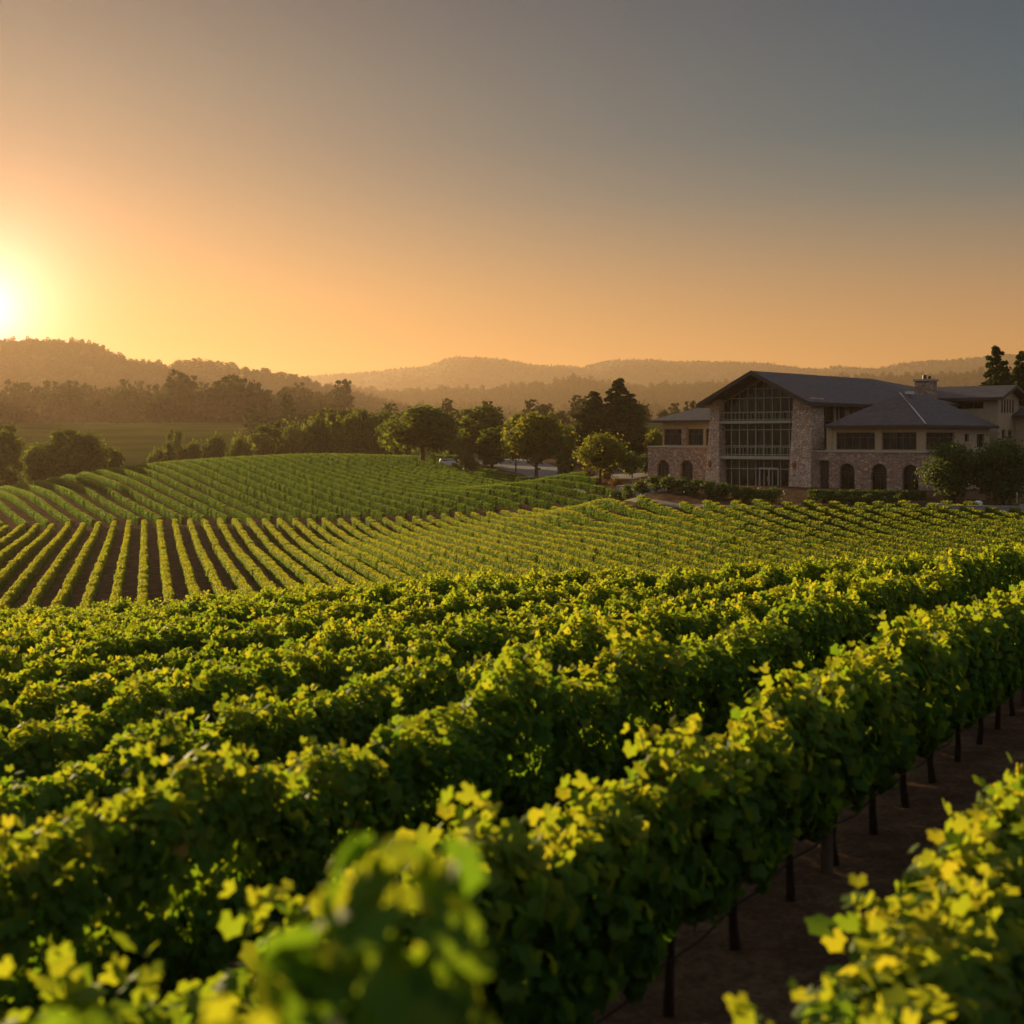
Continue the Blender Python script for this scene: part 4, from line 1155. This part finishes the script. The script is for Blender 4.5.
for i, (px, D) in enumerate(path_sh):
    X = (px - 512) / CAM_F * D; z = gz(X, D)
    if i < 14:
        hh = 2.0 if i < 10 else 1.7
        yt = HORIZ - (z + hh) / D * CAM_F
        tree('round_shrub', 'shrub', px, D, yt - 2, 21, '%s round shrub from the left in the line along the path' % names[i], 'shrub', GS, var=i % 3)
    else:
        yt = HORIZ - (z + 1.1 + .3 * (i % 2)) / D * CAM_F
        tree('low_shrub', 'shrub', px, D, yt, 14, '%s low plant from the left below the arched stone wall' % ORD[i - 14], 'shrub', 'low plants below the arched wall', var=i % 3)
for px, D, lab in ((590, 222, 'rust-coloured shrub left of the small yellow-green tree trunk'), (606, 213, 'orange-brown shrub right of the small tree trunk'), (616, 206, 'orange-brown shrub at the left end of the shrub line')):
    X = (px - 512) / CAM_F * D
    tree('rusty_shrub', 'rust', px, D, HORIZ - (gz(X, D) + 1.6) / D * CAM_F, 14, lab, 'shrub', 'rust-coloured shrubs')
for px, D, yt, wp, lab in ((466, 290, 448, 20, 'dark rounded bush just right of the white van'), (566, 262, 450, 18, 'dark bush right of the round yellow-green tree'), (610, 235, 447, 22, 'dark bush behind the small yellow-green tree'), (632, 212, 448, 26, 'dark clipped bush left of the stone wall'), (645, 215, 452, 18, 'dark bush touching the left stone corner')):
    tree('dark_bush', 'bush', px, D, yt, wp, lab, 'bush', 'dark bushes around the car park')

# white van and parked cars on the drive
def vehicle(px, D, label, paint, rz_, van=True, s=1.0):
    X, Y, z = at(px, D)
    root = empty('van' if van else 'parked_car', (X, Y, z + .08), rz_); root.scale = (s, s, s)
    tag(root, label, 'van' if van else 'car')
    b = MB(); Lh = 2.5 if van else 2.1; ht = 2.0 if van else 1.42; hood = .75 if van else 1.0
    prof = [(-Lh, .35), (-Lh, 1.0), (-Lh + .1, ht * .72), (-Lh + .35, ht), (Lh - hood - .7, ht), (Lh - hood + .1, 1.0), (Lh - .1, .85), (Lh, .6), (Lh, .35)] if van else \
           [(-Lh, .35), (-Lh, .85), (-Lh + .5, .95), (-Lh + 1.0, ht), (Lh - hood - .95, ht), (Lh - hood, .92), (Lh - .1, .75), (Lh, .6), (Lh, .35)]
    n = len(prof); hw = .88
    vv = []
    for (x, zz) in prof:
        ins = .12 if zz > 1.2 else 0
        vv += [(x, -hw + ins, zz), (x, hw - ins, zz)]
    ff = [(2 * i, 2 * i + 1, (2 * i + 3) % (2 * n), (2 * i + 2) % (2 * n)) for i in range(n)] + [tuple(2 * i for i in range(n))[::-1], tuple(2 * i + 1 for i in range(n))]
    b.add(vv, ff); b.build('body', paint, root)
    for x in (-Lh + .75, Lh - .8):
        for y in (-.84, .84):
            wmb = MB(); wmb.tube([(x, y - .1, .33), (x, y + .1, .33)], .33, 14); wmb.build('wheel', M['rubber'], root, True)
    wmb = MB()
    for y in (-.90, .86): 
        wmb.box(-Lh + (.7 if van else 1.05), Lh - hood - .55, y + (.09 if y < 0 else -.05), y + (.12 if y < 0 else -.02), 1.0, ht - .2)
    wmb.build('window', M['glass'], root)
vehicle(449, 300, 'white van parked behind the hill crest beside the dark bush', M['white_paint'], R(5), True, .85)

# white chair by the left corner
X, Y, z = at(643, 184)
ch_ = empty('garden_chair', (X, Y, z), R(30)); tag(ch_, 'white garden chair beside the left stone corner', 'chair')
mb = MB(); mb.box(-.25, .25, -.25, .25, .42, .47); mb.build('seat', M['white_paint'], ch_)
mb = MB(); mb.box(-.25, .25, .22, .26, .47, .95); mb.build('backrest', M['white_paint'], ch_)
for sx in (-.22, .18):
    for sy in (-.24, .2):
        mb = MB(); mb.box(sx, sx + .04, sy, sy + .04, 0, .42); mb.build('leg', M['white_paint'], ch_)

# low wall, white box and bollard at the right
X0, Y0, _ = at(940, 145.5); X1, Y1, _ = at(1075, 142)
wl_ = MB(); L = math.hypot(X1 - X0, Y1 - Y0)
wl_.box(0, L, -.2, .2, -1.0, .75); wl_.box(-.02, L + .02, -.25, .25, .75, .85)
for q in (0, .62): wl_.box(q * L - .3, q * L + .3, -.32, .32, -1, 1.0)
o = wl_.build('low_wall', M['concrete']); o.location = (X0, Y0, gz((X0 + X1) / 2, Y0) + .2); o.rotation_euler[2] = math.atan2(Y1 - Y0, X1 - X0)
tag(o, 'low pale concrete wall below the large shrubs at the right edge', 'wall')
X, Y, z = at(978, 146.5)
mb = MB(); mb.box(-.4, .4, -.25, .25, 0, .6); mb.frustum((-.44, .44, -.29, .29), (-.16, .16, -.1, .1), .6, .8)
o = mb.build('utility_box', M['white_paint']); o.location = (X, Y, z + .5); tag(o, 'small white box standing behind the low wall under the large shrubs', 'box')
X, Y, z = at(1017, 146.5)
mb = MB(); mb.tube([(0, 0, 0), (0, 0, 1.6)], .05, 8); mb.tube([(0, 0, 1.6), (0, 0, 1.85)], [.11, .08], 8)
o = mb.build('bollard_light', M['cap']); o.location = (X, Y, z + .3); tag(o, 'thin pale bollard light behind the low wall at the right edge', 'light')
